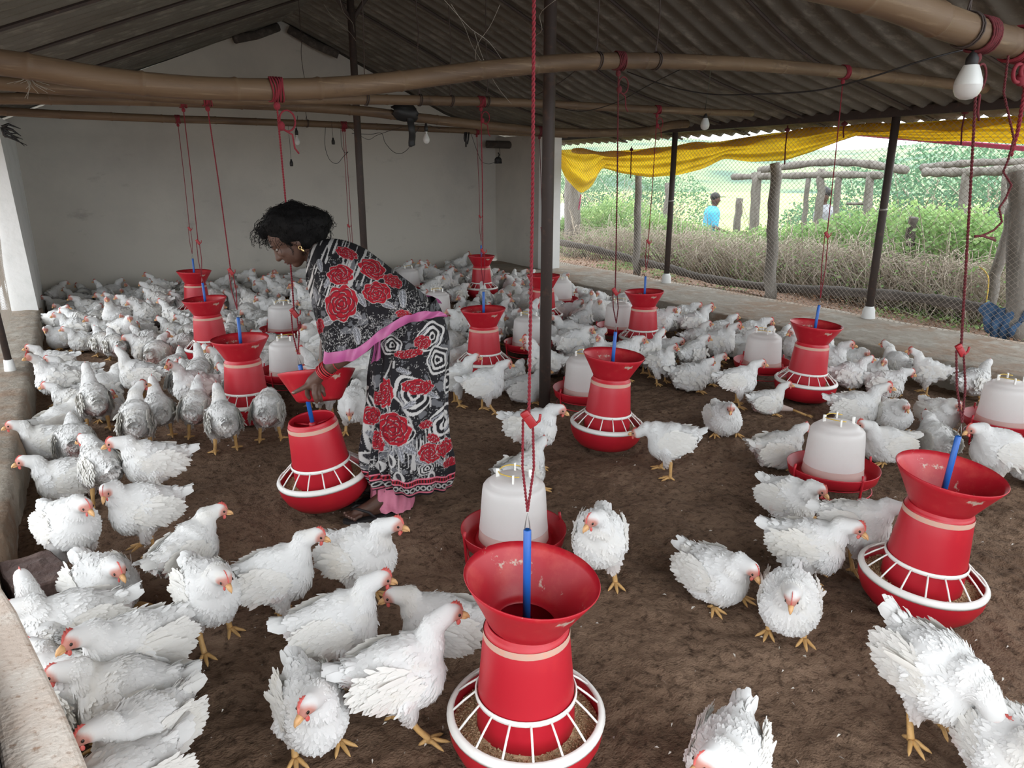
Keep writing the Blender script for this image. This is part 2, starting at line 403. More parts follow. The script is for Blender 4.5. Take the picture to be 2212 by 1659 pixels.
struct('trim_curb_left', curb('c', XL, -1.0, 0.6, 8.5, 0.19, 1, 33), 'curb', True)

# corrugated roof
def smooth_path(pts, n):
    P = np.array(pts, float); s = np.linspace(0, len(P)-1, n)
    out = np.zeros((n, 3))
    for a in range(3):
        for i, t in enumerate(s):
            k = min(int(t), len(P)-2); f = t-k
            p0 = P[max(k-1, 0), a]; p1 = P[k, a]; p2 = P[k+1, a]; p3 = P[min(k+2, len(P)-1), a]
            out[i, a] = 0.5*((2*p1)+(-p0+p2)*f+(2*p0-5*p1+4*p2-p3)*f*f+(-p0+3*p1-3*p2+p3)*f**3)
    return out
RIGHT_PROFILE = [(2.50, 3.325), (3.75, 2.80), (4.76, 2.34), (5.68, 2.13), (6.66, 1.93)]
LEFT_PROFILE = [(2.60, 3.325), (0.75, 2.585), (-1.15, 1.80)]
def roof(profile, y0, y1, pitch=0.177, amp=0.027, sheet=1.062):
    profile = [tuple(q[:2]) for q in smooth_path([(a, b, 0) for a, b in profile], 13)]
    mb = MB()
    y = y0; k = 0
    while y < y1:
        w = sheet+0.07
        ys = np.linspace(y, y+w, int(w/pitch*8)+1)
        pr = []
        for (a, b) in zip(profile[:-1], profile[1:]):
            for t in np.linspace(0, 1, 6)[:-1]: pr.append((a[0]+(b[0]-a[0])*t, a[1]+(b[1]-a[1])*t))
        pr.append(profile[-1]); pr = np.array(pr)
        Yg = np.repeat(ys[None], len(pr), 0)
        Xg = np.repeat(pr[:, 0][:, None], len(ys), 1)
        jog = 0.006*(random.random()-0.5)
        edge = np.where(ys > y+sheet, -0.022, 0.0)+np.linspace(-0.006, 0.006, len(ys))
        Zg = pr[:, 1][:, None]+amp*np.sin(2*PI*Yg/pitch)+edge[None]+jog
        mb.grid(np.stack([Xg, Yg, Zg], -1))
        y += sheet; k += 1
    return mb
for nm, pf in (('ceiling_right', RIGHT_PROFILE), ('ceiling_left', LEFT_PROFILE)):
    o = struct(nm, roof(pf, -0.5, 9.95), 'asbestos', True)
    so = o.modifiers.new('t', 'SOLIDIFY'); so.thickness = 0.007; so.offset = 1
# unseen front wall, added to set the light inside; picture taken from its doorway
mb = MB()
for c_, d_ in [((3.98, -0.35, 0.3), (4.2, 0.2, 0.6)), ((-1.0, -0.35, 1.0), (0.3, 0.2, 2.0)), ((6.0, -0.35, 1.0), (0.25, 0.2, 2.0)), ((2.2, -0.35, 1.0), (0.2, 0.2, 2.0))]: mb.box(c_, d_)
V = [(x, y, z) for y in (-0.45, -0.25) for x, z in [(-1.15, 2.0), (6.2, 2.0), (6.2, 1.95), (4.76, 2.28), (2.55, 3.28), (-1.15, 1.80)]][:0]
mb.box((2.5, -0.35, 1.98), (7.2, 0.2, 0.14))
struct('wall_front_unseen', mb, 'plaster')
# ridge cap
mb = MB()
for sgn in (-1, 1):
    ys = np.linspace(0.35, 9.95, 60)
    V = np.array([[(2.55, y, 3.40+0.01*math.sin(y*7)), (2.55+sgn*0.34, y, 3.262+0.01*math.sin(y*7))] for y in ys])
    mb.grid(V)
struct('trim_ridge_cap', mb, 'steel')
for sd, pf in (('right', RIGHT_PROFILE), ('left', LEFT_PROFILE)):
    mb = MB(); q = smooth_path([(a, 0, b) for a, b in pf], 20)
    for k in range(1, 9):
        y = -0.5+1.062*k+0.02
        mb.tube([(a, y, c-0.030) for a, _, c in q], 0.013, 6)
    struct('trim_rafters_'+sd, mb, 'steel')
mb = MB()
for (a, b) in [((1.95, 9.6, 3.00), (2.5, 9.7, 3.20)), ((2.62, 9.7, 3.19), (3.2, 9.6, 2.93))]:
    mb.tube([a, ((a[0]+b[0])/2, 9.66, (a[2]+b[2])/2-0.02), b], 0.05, 8)
struct('trim_ridge_beam', mb, 'dark_log', True)
# eave beams and posts
mb = MB().box((XP, 5.1, 1.985), (0.07, 9.6, 0.075)); struct('trim_eave_beam_right', mb, 'steel')
mb = MB().box((-0.66, 4.4, 1.955), (0.07, 8.2, 0.07)); struct('trim_eave_beam_left', mb, 'steel')
mb = MB().tube([(5.35, 9.62, 1.90), (5.7, 9.3, 1.885), (6.15, 8.9, 1.90)], 0.055, 10); struct('trim_wall_beam', mb, 'dark_log', True)
lab_post = {3.91: 'dark steel mesh-wall post with whitewashed foot, nearer the blue rag', 6.62: 'dark steel mesh-wall post with whitewashed foot, beside the man in the cap', 1.2: 'dark steel mesh-wall post at the picture edge'}
for y in (3.91, 6.62):
    t = empty('steel_post', (XP, y, 0.17), 0, lab_post[y], 'post', 'steel posts along the mesh wall')
    MB().tube([(0, 0, 0.05), (0, 0, 0.9), (0, 0, 1.79)], 0.034, 12).build('shaft', 'steel', t)
    MB().lathe([(0.0, 0.13), (0.036, 0.13), (0.052, 0.10), (0.062, 0.0)], 14).build('footing', 'whitewash', t)
    MB().lathe([(0.034, 0.99), (0.038, 0.995), (0.038, 1.005), (0.034, 1.01)], 12).build('weld_ring', 'grey_metal', t)
for (x, y, lb, top) in ((2.43, 3.63, 'tall black steel post in the middle of the shed, rising through the whole picture', 3.22), (2.46, 6.95, 'thin dark post with forked brackets standing behind the bending woman', 3.25)):
    t = empty('roof_post', (x, y, -0.02), 0, lb, 'post')
    MB().tube([(0, 0, 0), (0, 0, 1.6), (0, 0, top+0.05)], 0.036 if y < 5 else 0.034, 14).build('shaft', 'steel', t)
    for s in (-1, 1):
        MB().tube([(0, 0, top-0.42), (s*0.18, s*0.04, top-0.18), (s*0.33, s*0.05, top-0.09)], 0.022, 8).build('bracket', 'steel', t)

# ------------------------------------------------------------------ bamboo poles
def smooth_path(pts, n):
    P = np.array(pts, float); s = np.linspace(0, len(P)-1, n)
    out = np.zeros((n, 3))
    for a in range(3):
        # catmull-rom
        for i, t in enumerate(s):
            k = min(int(t), len(P)-2); f = t-k
            p0 = P[max(k-1, 0), a]; p1 = P[k, a]; p2 = P[k+1, a]; p3 = P[min(k+2, len(P)-1), a]
            out[i, a] = 0.5*((2*p1)+(-p0+p2)*f+(2*p0-5*p1+4*p2-p3)*f*f+(-p0+3*p1-3*p2+p3)*f**3)
    return out
POLES = {}
def bamboo(key, pts, r0, r1, node, label):
    P = smooth_path(pts, 160)
    s = np.concatenate([[0], np.cumsum(np.linalg.norm(np.diff(P, axis=0), axis=1))])
    # refine positions around nodes
    L = s[-1]; base = np.linspace(0, L, 120)
    nodes = np.arange(0.12, L, node)+RNG.uniform(-0.04, 0.04, len(np.arange(0.12, L, node)))
    q = np.sort(np.concatenate([base]+[nodes+d for d in (-0.02, -0.008, -0.003, 0.003, 0.010, 0.024)])); q = q[(q >= 0) & (q <= L)]
    Q = np.stack([np.interp(q, s, P[:, a]) for a in range(3)], -1)
    R = r0+(r1-r0)*q/L
    for nd in nodes:
        d = (q-nd)
        R = R*(1+0.09*np.exp(-(d/0.008)**2)-0.03*np.exp(-((d-0.012)/0.006)**2))
        k = np.exp(-(d/0.25)**2); Q[:, 2] += 0.004*k*(RNG.random()-0.5)
    POLES[key] = (Q, R)
    o = MB().tube(Q, R, 16).build('bamboo_pole', 'bamboo')
    tag(o, label, 'bamboo pole', 'bamboo poles hung across the shed')
    return o
bamboo('F', [(0.9, 1.27, 1.90), (1.35, 1.27, 1.905), (1.84, 1.27, 1.895), (2.21, 1.27, 1.865), (2.64, 1.27, 1.845), (3.6, 1.3, 1.87), (5.2, 1.3, 1.93), (6.2, 1.3, 1.95)], 0.046, 0.040, 0.38, 'thick bamboo pole crossing the upper right corner above the large light bulb')
bamboo('A', [(-0.5, 2.95, 1.815), (-0.12, 2.95, 1.795), (0.2, 2.95, 1.76), (0.53, 2.95, 1.755), (1.0, 2.95, 1.79), (1.76, 2.95, 1.915), (2.41, 2.95, 1.99), (3.59, 2.95, 2.045), (5.29, 2.95, 2.06), (5.7, 2.95, 2.055)], 0.041, 0.034, 0.33, 'sagging bamboo pole, nearest of those that cross from the left edge')
bamboo('B', [(-0.5, 4.53, 1.895), (-0.2, 4.53, 1.885), (0.27, 4.53, 1.87), (0.8, 4.53, 1.86), (1.41, 4.53, 1.895), (2.01, 4.53, 1.92), (2.7, 4.53, 1.94), (4.18, 4.53, 1.955), (5.2, 4.6, 1.98)], 0.033, 0.027, 0.36, 'slim bamboo pole just behind the sagging one, above the feeder left of the black post')
bamboo('C', [(-0.5, 5.95, 1.925), (-0.28, 5.95, 1.93), (0.85, 5.95, 1.965), (2.01, 5.95, 1.965), (2.51, 5.95, 1.935), (3.26, 5.95, 1.89), (4.1, 5.95, 1.855), (5.08, 5.95, 1.89), (5.53, 5.95, 1.97), (5.75, 5.95, 1.99)], 0.036, 0.042, 0.40, 'bamboo pole with a black rag hanging from it, dipping toward the mesh wall')
bamboo('D', [(-0.5, 7.8, 1.975), (0.82, 7.8, 1.965), (2.13, 7.8, 1.97), (4.27, 7.8, 1.955), (5.5, 7.8, 1.95)], 0.036, 0.031, 0.42, 'dark bamboo pole furthest from the camera, just in front of the end wall')
def pole_at(key, x):
    Q, R = POLES[key]; k = np.argsort(Q[:, 0])
    return np.array([x, np.interp(x, Q[k, 0], Q[k, 1]), np.interp(x, Q[k, 0], Q[k, 2])]), float(np.interp(x, Q[k, 0], R[k]))

# ------------------------------------------------------------------ chain-link netting
def chainlink(x, y0, y1, z0, z1, dy, dz, r, seedb=0.0):
    mb = MB(); k = 0
    ny = int((y1-y0)/dy); nz = int((z1-z0)/dz)
    zz = np.repeat(z0+np.arange(nz+1)*dz, 2)[1:-1].astype(float)
    VV = []; FF = []; off = 0
    idx = np.arange(nz*2+1)
    for i in range(ny):
        z = z0+np.arange(2*nz+1)*dz/2
        y = y0+i*dy+np.where(np.arange(2*nz+1) % 2 == 0, 0, dy)*1.0*(1 if i % 2 == 0 else 1)
        y = y0+i*dy+np.where((np.arange(2*nz+1)+i) % 2 == 0, 0.0, dy)
        xx = x+seedb*(fbm(y*1.3, z*2.1, 40, 2)-0.5)+0.0012*((np.arange(2*nz+1)+i) % 2)
        P = np.stack([xx, y, z], -1)
        T = np.gradient(P, axis=0); T /= np.linalg.norm(T, axis=1)[:, None]
        N = np.tile([1.0, 0, 0], (len(P), 1)); B = np.cross(T, N)
        ang = np.array([0, 2*PI/3, 4*PI/3])
        V = (P[:, None]+r*(np.cos(ang)[None, :, None]*N[:, None]+np.sin(ang)[None, :, None]*B[:, None])).reshape(-1, 3)
        a = np.arange(len(P)-1)[:, None]*3; j = np.arange(3)[None]; j2 = (j+1) % 3
        F = np.stack([a+j, a+j2, a+3+j2, a+3+j], -1).reshape(-1, 4)+off
        VV.append(V); FF.append(F); off += len(V)
    mb.add(np.concatenate(VV), np.concatenate(FF)); return mb
o = chainlink(XP+0.05, 0.9, 9.75, 0.17, 1.94, 0.027, 0.046, 0.0023, 0.03).build('wire_netting', 'net', smooth=False)
tag(o, 'brown chain-link wire netting closing the open side of the shed', 'netting')
o = chainlink(-0.60, 0.9, 8.3, 0.10, 1.95, 0.020, 0.032, 0.0014, 0.06).build('wire_netting', 'white_net', smooth=False)
tag(o, 'pale mesh netting over the narrow opening at the left edge', 'netting')
t = empty('leaning_stake', (-0.50, 5.75, 0.17), 0, 'dark stake with a white foot standing on the left curb behind the netting', 'stake')
MB().tube([(0, 0, 0.06), (-0.03, 0.0, 0.8), (-0.06, 0, 1.75)], 0.022, 8).build('shaft', 'steel', t)
MB().lathe([(0.0, 0.09), (0.028, 0.09), (0.036, 0.0)], 10).build('footing', 'whitewash', t)

# near wall end with its plastered slanting top, seen in the lower left corner
def prism(pts, z0, z1):
    n = len(pts); V = [(p[0], p[1], z0) for p in pts]+[(p[0], p[1], z1) for p in pts]
    return V, [list(range(n))[::-1], list(range(n, 2*n))]+[[i, (i+1) % n, (i+1) % n+n, i+n] for i in range(n)]
edge = [(-0.262, 1.86), (-0.245, 1.74), (-0.212, 1.62), (-0.175, 1.45), (-0.135, 1.27), (-0.105, 1.12), (-0.080, 0.98)]
left = [(-0.19, 0.98), (-0.205, 1.12), (-0.232, 1.30), (-0.30, 1.55), (-0.36, 1.86)]
mb = MB(); V, F = prism(edge+left, 0.0, 0.60); mb.add(V, F)
o = mb.build('wall_near', 'jamb', smooth=False); o['kind'] = 'structure'
bv = o.modifiers.new('b', 'BEVEL'); bv.width = 0.010; bv.segments = 3
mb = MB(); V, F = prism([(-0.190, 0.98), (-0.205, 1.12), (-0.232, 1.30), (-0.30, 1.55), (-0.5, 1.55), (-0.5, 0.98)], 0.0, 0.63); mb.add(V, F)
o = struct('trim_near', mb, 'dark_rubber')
# rough stone block
bm = bmesh.new(); bmesh.ops.create_cube(bm, size=1); bmesh.ops.subdivide_edges(bm, edges=bm.edges[:], cuts=4, use_grid_fill=True)
for v in bm.verts:
    p = v.co.copy(); v.co = Vector((p.x*0.17, p.y*0.24, p.z*0.155))
    v.co += Vector((1, 1, 1))*0.010*(random.random()-0.5)+Vector(p)*0.012*(random.random()-0.5)
me = bpy.data.meshes.new('stone_block'); bm.to_mesh(me); bm.free(); me.materials.append(MT['stone'])
o = obj('stone_block', me, None, (-0.285, 2.74, 0.068)); o.rotation_euler = (0.05, 0.03, 0.3)
o.modifiers.new('b', 'BEVEL').width = 0.006
tag(o, 'dark red-brown stone block on the litter at the foot of the left curb', 'stone')

# ================================================================== FEEDERS
def tilt_obj(o, ax, ang): o.rotation_euler = (ang if ax == 'x' else 0, ang if ax == 'y' else 0, 0)
def make_feeder():
    t = empty('hanging_feeder', (0, 0, 0))
    # pan
    MB().lathe([(0.0, 0.012), (0.125, 0.012), (0.150, 0.020), (0.176, 0.048), (0.192, 0.085), (0.197, 0.120), (0.200, 0.122), (0.200, 0.116), (0.196, 0.082), (0.180, 0.044), (0.153, 0.013), (0.125, 0.004), (0.0, 0.004)], 56).build('pan', 'red_plastic', t)
    # grille: outer ring, spokes, inner ring
    g = MB().lathe([(0.201, 0.118), (0.203, 0.128), (0.196, 0.138), (0.187, 0.141), (0.184, 0.137), (0.186, 0.130), (0.192, 0.122)], 56, close=True)
    g.lathe([(0.1255, 0.184), (0.1295, 0.186), (0.130, 0.196), (0.1265, 0.200), (0.1245, 0.197), (0.1245, 0.186)], 48, close=True)
    for k in range(16):
        a = 2*PI*k/16+0.1; c, s = math.cos(a), math.sin(a)
        g.tube([(0.128*c, 0.128*s, 0.192), (0.158*c, 0.158*s, 0.166), (0.188*c, 0.188*s, 0.136)], 0.0030, 6)
    g.build('grille', 'white_plastic', t)
    # drum
    d = MB().lathe([(0.128, 0.045), (0.128, 0.052), (0.126, 0.10), (0.122, 0.20), (0.112, 0.31), (0.106, 0.372), (0.103, 0.380), (0.099, 0.384), (0.099, 0.392), (0.096, 0.395), (0.094, 0.390), (0.094, 0.384), (0.101, 0.370), (0.108, 0.31), (0.118, 0.20), (0.122, 0.10), (0.124, 0.045), (0.128, 0.045)], 48)
    d.build('drum', 'red_plastic', t)
    b = MB()
    for k in range(3):
        a = 2*PI*k/3+0.4; b.tube([(0, 0, 0.362), (0.098*math.cos(a), 0.098*math.sin(a), 0.366)], 0.005, 6)
    b.lathe([(0.016, 0.352), (0.018, 0.36), (0.016, 0.374), (0.009, 0.378)], 12); b.build('bracket', 'red_plastic', t)
    MB().lathe([(0.1285, 0.374), (0.1075, 0.374), (0.1085, 0.364), (0.1082, 0.356)][1:], 40).build('dust_band', 'feed_dust', t)
    MB().lathe([(0.127, 0.050), (0.131, 0.052), (0.131, 0.062), (0.1278, 0.064)], 40).build('dust_band', 'feed_dust', t)
    # feed: a heap of pellets filling the pan
    f = MB()
    N = 56; rr = np.linspace(0.118, 0.190, 10); a = np.arange(N)*2*PI/N
    V = np.stack([rr[:, None]*np.cos(a), rr[:, None]*np.sin(a), 0.102-0.25*(rr[:, None]-0.125)+0.010*(fbm(rr[:, None]*60+3*np.cos(a)*3, 3*np.sin(a)*3+9, 3)-0.5)], -1)
    f.grid(V, closev=True)
    K = 2400; r = np.sqrt(RNG.uniform(0.128**2, 0.186**2, K)); a = RNG.uniform(0, 2*PI, K)
    P = np.stack([r*np.cos(a), r*np.sin(a), 0.104-0.25*(r-0.125)+RNG.uniform(-0.001, 0.004, K)], -1)
    D = RNG.normal(size=(K, 3))*[1, 1, 0.35]; D /= np.linalg.norm(D, axis=1)[:, None]
    E = np.cross(D, RNG.normal(size=(K, 3))); E /= np.linalg.norm(E, axis=1)[:, None]; H = np.cross(D, E)
    L, w = 0.0042, 0.0017
    VV = np.stack([P-D*L, P-D*L*0.6+E*w, P-D*L*0.6+H*w, P-D*L*0.6-E*w*0.8-H*w*0.8, P+D*L*0.6+E*w, P+D*L*0.6+H*w, P+D*L*0.6-E*w*0.8-H*w*0.8, P+D*L], 1)
    tri = np.array([[0, 1, 2], [0, 2, 3], [0, 3, 1], [7, 5, 4], [7, 6, 5], [7, 4, 6]]); quad = np.array([[1, 4, 5, 2], [2, 5, 6, 3], [3, 6, 4, 1]])
    off = np.arange(K)[:, None, None]*8; base = f.n
    f.v.append(VV.reshape(-1, 3)); f.f.extend((tri[None]+off+base).reshape(-1, 3).tolist()); f.f.extend((quad[None]+off+base).reshape(-1, 4).tolist()); f.n += K*8
    tag(f.build('feed', 'feed', t), kind='stuff')
    # funnel
    fu = MB().lathe([(0.070, 0.396), (0.082, 0.394), (0.094, 0.398), (0.099, 0.408), (0.120, 0.440), (0.142, 0.478), (0.158, 0.512), (0.163, 0.524), (0.166, 0.523), (0.165, 0.515), (0.164, 0.505)][:9]+[], 48)
    fu = MB().lathe([(0.072, 0.400), (0.086, 0.394), (0.098, 0.404), (0.114, 0.434), (0.134, 0.470), (0.156, 0.507), (0.166, 0.5245), (0.1640, 0.5270), (0.153, 0.510), (0.131, 0.474), (0.111, 0.439), (0.095, 0.412), (0.084, 0.403), (0.076, 0.405), (0.072, 0.400)], 52)
    fo = fu.build('funnel', 'funnel_red', t)
    fb = MB()
    fb.tube([(-0.084, 0, 0.404), (0, 0, 0.402), (0.084, 0, 0.404)], 0.005, 6); fb.lathe([(0.014, 0.398), (0.018, 0.404), (0.014, 0.412)], 12)
    fb.build('crossbar', 'red_plastic', fo)
    # pipe and hook
    MB().lathe([(0.0, 0.350), (0.0095, 0.352), (0.0095, 0.638), (0.0075, 0.640), (0.0, 0.636)], 14).build('pipe', 'blue_pipe', t)
    h = MB().tube([(-0.008, 0, 0.625), (-0.004, 0, 0.66), (0, 0, 0.682), (0.004, 0, 0.66), (0.008, 0, 0.625)], 0.0013, 5)
    h.build('hook', 'wire', t)
    return t
feeder0 = make_feeder()
# x, y, lift, tilt (about view-right axis, view axis), funnel tilt, label
FEED = [
 (0.82, 1.29, 0.0, (0.00, 0.00), (0.03, 0.10), 'red hanging feeder with caked funnel at the bottom of the picture, nearest to the camera'),
 (0.815, 2.95, 0.045, (0.03, -0.12), None, 'red hanging feeder held by the woman, its funnel pulled up and tipped'),
 (2.34, 1.15, 0.0, (0.00, 0.06), (0.02, 0.05), 'large red hanging feeder at the right, a bending hen in front of its pan'),
 (2.37, 2.93, 0.01, (0.0, 0.05), (0.0, 0.03), 'red hanging feeder right of the tall black post, a hen pecking at its rim'),
 (4.08, 2.95, 0.0, (0.0, 0.05), (0.0, 0.03), 'red hanging feeder standing before the right curb, a white drinker close behind its left side'),
 (4.05, 4.56, 0.0, (0.0, 0.0), (0.0, -0.03), 'red hanging feeder below the swagged yellow sheet, a white drinker tucked behind its left side'),
 (2.48, 4.52, 0.0, (0.0, 0.0), (0.0, -0.03), 'red hanging feeder between the woman and the tall black post'),
 (3.88, 5.85, 0.0, (0.0, 0.0), (0.0, 0.0), 'red hanging feeder partly hidden behind the tall black post'),
 (4.21, 7.72, 0.0, (0.0, 0.0), (0.0, 0.0), 'small far red hanging feeder in front of the right corner of the end wall'),
 (0.76, 4.40, 0.0, (0.0, 0.0), (0.0, -0.02), 'nearest of the red hanging feeders standing in line left of the woman'),
 (0.82, 6.03, 0.0, (0.0, -0.02), (0.0, -0.03), 'middle one of the red hanging feeders in line left of the woman'),
 (0.98, 7.91, 0.0, (0.0, 0.02), (0.0, 0.0), 'furthest of the red hanging feeders in line left of the woman, by the end wall'),
 (2.62, 7.75, 0.0, (0.0, 0.0), (0.0, 0.0), 'red hanging feeder mostly hidden behind the back of the woman'),
]
PANS = []
fc = tree_cache(feeder0)
feeders = []
for i, (x, y, lift, tl, ft, lb) in enumerate(FEED):
    o = feeder0 if i == 0 else copy_tree(feeder0, fc)
    va = view_angle((x, y))
    o.location = (x, y, lift+0.008)
    vz = va-PI/2
    # tilt about the horizontal axes of the local view
    Rz = Matrix.Rotation(vz, 3, 'Z')
    o.rotation_euler = (Rz @ Matrix.Rotation(tl[0], 3, 'X') @ Matrix.Rotation(tl[1], 3, 'Y')).to_euler()
    tag(o, lb, 'feeder', 'red hanging feeders')
    for c in (kids(o) if i else [a for a, b in fc]):
        if c.name.startswith('funnel'):
            if ft is not None:
                M3 = (Matrix.Rotation(ft[0], 3, 'X') @ Matrix.Rotation(ft[1], 3, 'Y'))
                piv = Vector((0, 0, 0.40)); c.rotation_euler = M3.to_euler(); c.location = piv-M3 @ piv+Vector((0, 0, -0.010))
            else:
                M3 = Matrix.Rotation(-0.35, 3, 'X') @ Matrix.Rotation(0.10, 3, 'Y')
                piv = Vector((0, 0, 0.40)); c.rotation_euler = M3.to_euler(); c.location = piv-M3 @ piv+Vector((0.045, 0.06, 0.05))
        if c.name.startswith('grille') or c.name.startswith('feed') or c.name.startswith('pan'): c.rotation_euler = (0, 0, (i*0.7) % 1.0)
    top = (Rz @ Matrix.Rotation(tl[0], 3, 'X') @ Matrix.Rotation(tl[1], 3, 'Y')) @ Vector((0, 0, 0.682))
    PANS.append((x, y, 0.22)); feeders.append((x, y, top+Vector((x, y, lift+0.008))))

# ------------------------------------------------------------------ ropes
def twisted(mb, path, r, pitch, off=0.0):
    """two strands wound about each other"""
    P = np.array(path, float)
    seg = np.linalg.norm(np.diff(P, axis=0), axis=1); s = np.concatenate([[0], np.cumsum(seg)])
    n = max(int(s[-1]/pitch*7), 4); q = np.linspace(0, s[-1], n)
    Q = np.stack([np.interp(q, s, P[:, a]) for a in range(3)], -1)
    T = np.gradient(Q, axis=0); T /= np.linalg.norm(T, axis=1)[:, None]
    ref = np.array([1.0, 0.2, 0.1]); N = np.cross(T, ref); N /= np.linalg.norm(N, axis=1)[:, None]; B = np.cross(T, N)
    for ph in (0, PI):
        a = 2*PI*q/pitch+ph+off
        mb.tube(Q+r*0.55*(np.cos(a)[:, None]*N+np.sin(a)[:, None]*B), r*0.62, 5)
    return mb
def rope_unit(x, y, ptop, prad, hook, zc, r, m, label, tail=True, fancy=0):
    """rope from the pole down to a cleat, doubled below it"""
    t = empty('feeder_rope', (ptop[0], ptop[1], ptop[2]), 0, label, 'rope', 'ropes holding the feeders')
    o = np.array(ptop)
    L = lambda P: np.array(P)-o
    hook = np.array(hook)
    cle = np.array([hook[0]+(ptop[0]-hook[0])*0.3, hook[1]+(ptop[1]-hook[1])*0.3, zc])
    mb = MB()
    under = o+np.array([0, 0, -prad-0.005])
    d = 0.011+r
    twisted(mb, [L(under), L(under*0.5+cle*0.5+np.array([0.003, 0, 0])), L(cle+np.array([0, 0, 0.01]))], r, 0.022*r/0.004)
    side = CR*d
    twisted(mb, [L(cle+side*0.6), L((cle+hook)/2+side*0.9), L(hook+np.array([0, 0, 0.004]))], r*0.85, 0.02*r/0.004)
    twisted(mb, [L(cle-side*0.9), L((cle+hook)/2-side*0.9), L(hook+np.array([0, 0, 0.004]))], r*0.85, 0.02*r/0.004, 1.0)
    mb.build('cord', m, t)
    k = MB()
    # wraps round the pole
    for j in range(6):
        a = np.linspace(0, 2*PI, 18); xo = (j-2.5)*r*2.3
        P = np.stack([np.full(18, xo)+0.004*np.sin(a*2+j), (prad+r)*np.cos(a), (prad+r)*np.sin(a)], -1)
        k.tube(P, r*1.0, 5, caps=False)
    k.ell((0.0, 0, -prad-0.018), (0.013, 0.012, 0.016))
    if fancy:
        a = np.linspace(0, 2*PI, 18)
        k.tube(np.stack([0.035+0.03*np.cos(a), 0.0*a, -prad-0.07+0.038*np.sin(a)], -1), r, 6)
        k.ell((0.01, 0, -prad-0.09), (0.014, 0.013, 0.018))
        k.tube([(0.012, 0, -prad-0.1), (0.05, 0, -prad-0.12), (0.055, 0.0, -prad-0.17), (0.07, 0, -prad-0.19)], r, 6)
    kk = k.build('knot', m, t)
    # cleat
    c = MB(); c.box((0, 0, 0), (0.020, 0.010, 0.042), rotm('y', -0.6)); c.box((-0.008, 0, 0.012), (0.016, 0.012, 0.014), rotm('y', -0.6))
    if tail: c.tube([(0.010, 0, -0.016), (0.024, 0.0, -0.004), (0.026, 0.0, 0.012)], r*1.0, 6)
    co = c.build('cleat', 'cleat', t, loc=tuple(L(cle))); co.rotation_euler = (0, 0, -YAW)
    bv = co.modifiers.new('b', 'BEVEL'); bv.width = 0.004; bv.segments = 2; bv.limit_method = 'ANGLE'
    return t
def z_at(x, y, py):
    lo, hi = -0.5, 3.0
    for _ in range(40):
        m = (lo+hi)/2; d = np.array([x, y, m])-ORG
        if 829.5-FPX*(d@CU)/(d@CF) > py: lo = m
        else: hi = m
    return m
RP = [  # feeder index, pole, dx, cleat pixel y, radius, material, label
 (1, 'A', 0.00, 672, 0.0036, 'rope', 'red rope rising past the face of the woman from the feeder in her hand'),
 (2, 'F', 0.02, 760, 0.0042, 'dark_rope', 'dark red rope at the right side, with a loose tangled branch hanging beside it'),
 (3, 'A', -0.02, 630, 0.0036, 'dark_rope', 'dark rope of the feeder just right of the tall black post'),
 (4, 'A', 0.0, 507, 0.0034, 'rope', 'thin red rope of the feeder standing before the right curb'),
 (5, 'B', 0.0, 522, 0.0034, 'rope', 'red rope of the feeder below the swagged yellow sheet'),
 (6, 'B', 0.0, 543, 0.0036, 'rope', 'red rope of the feeder between the woman and the tall black post'),
 (7, 'C', 0.0, 495, 0.0032, 'dark_rope', 'dark rope half hidden behind the tall black post'),
 (8, 'D', 0.0, 468, 0.0034, 'rope', 'red rope of the small far feeder by the right corner of the end wall'),
 (9, 'B', -0.02, 588, 0.0036, 'rope', 'red rope of the nearest feeder in the line left of the woman'),
 (10, 'C', 0.0, 522, 0.0034, 'rope', 'red rope of the middle feeder in the line left of the woman'),
 (11, 'D', 0.0, 494, 0.0032, 'rope', 'red rope of the furthest feeder in the line left of the woman'),
 (12, 'D', 0.0, 535, 0.0032, 'rope', 'red rope coming down behind the back of the woman'),
]
for (fi, pk, dx, cpy, r, m, lb) in RP:
    x, y, hk = feeders[fi]
    pt, pr = pole_at(pk, hk[0]+dx)
    rope_unit(x, y, pt, pr, hk, z_at(x, y, cpy), r, m, lb, fancy=1 if fi in (1, 3, 5, 6, 2) else 0)
# front feeder's rope leaves the picture above: tied to the pole that crosses overhead
pt = np.array([0.815, 1.275, 1.95]); rope_unit(0.82, 1.29, pt, 0.046, feeders[0][2], 0.925, 0.0036, 'rope', 'twisted red rope of the nearest feeder, running up through the middle of the picture')
# a spare rope, seen between the bandaged woman's head and the middle post, and its drinker line
for (px, pyt, pyc, Y, lb) in [(742, 300, 488, 7.78, 'thin red rope hanging between the woman and the forked post')]:
    P = onp(px, 285, 1, Y); pt, pr = pole_at('D', P[0]); zc = z_at(pt[0], pt[1], pyc)
    rope_unit(P[0], Y, pt, pr, np.array([pt[0], pt[1], 0.55]), zc, 0.003, 'rope', lb)
# the tangled rope branch at the right
t = empty('loose_rope', (0, 0, 0), 0, 'crinkled dark rope end dangling from the lashing in the upper right corner', 'rope')
pix = [(2178, 120), (2168, 200), (2190, 300), (2178, 345), (2167, 372), (2185, 400), (2172, 430), (2158, 450), (2164, 480), (2148, 497), (2125, 508), (2106, 512)]
P = [onp(a, b, 1, 1.24) for a, b in pix]; o0 = P[0]; t.location = o0
mb = MB(); twisted(mb, [p-o0 for p in P], 0.0036, 0.02); mb.build('cord', 'dark_rope', t)
mb = MB(); mb.tube([p-o0 for p in [onp(2106, 510, 1, 1.24), onp(2125, 510, 1, 1.24), onp(2150, 519, 1, 1.24)]], 0.004, 6)
for d in (-4, 0, 5): mb.tube([p-o0 for p in [onp(2135, 512, 1, 1.24), onp(2150, 517+d, 1, 1.24)]], 0.0016, 5)
mb.build('frayed_end', 'dark_rope', t)
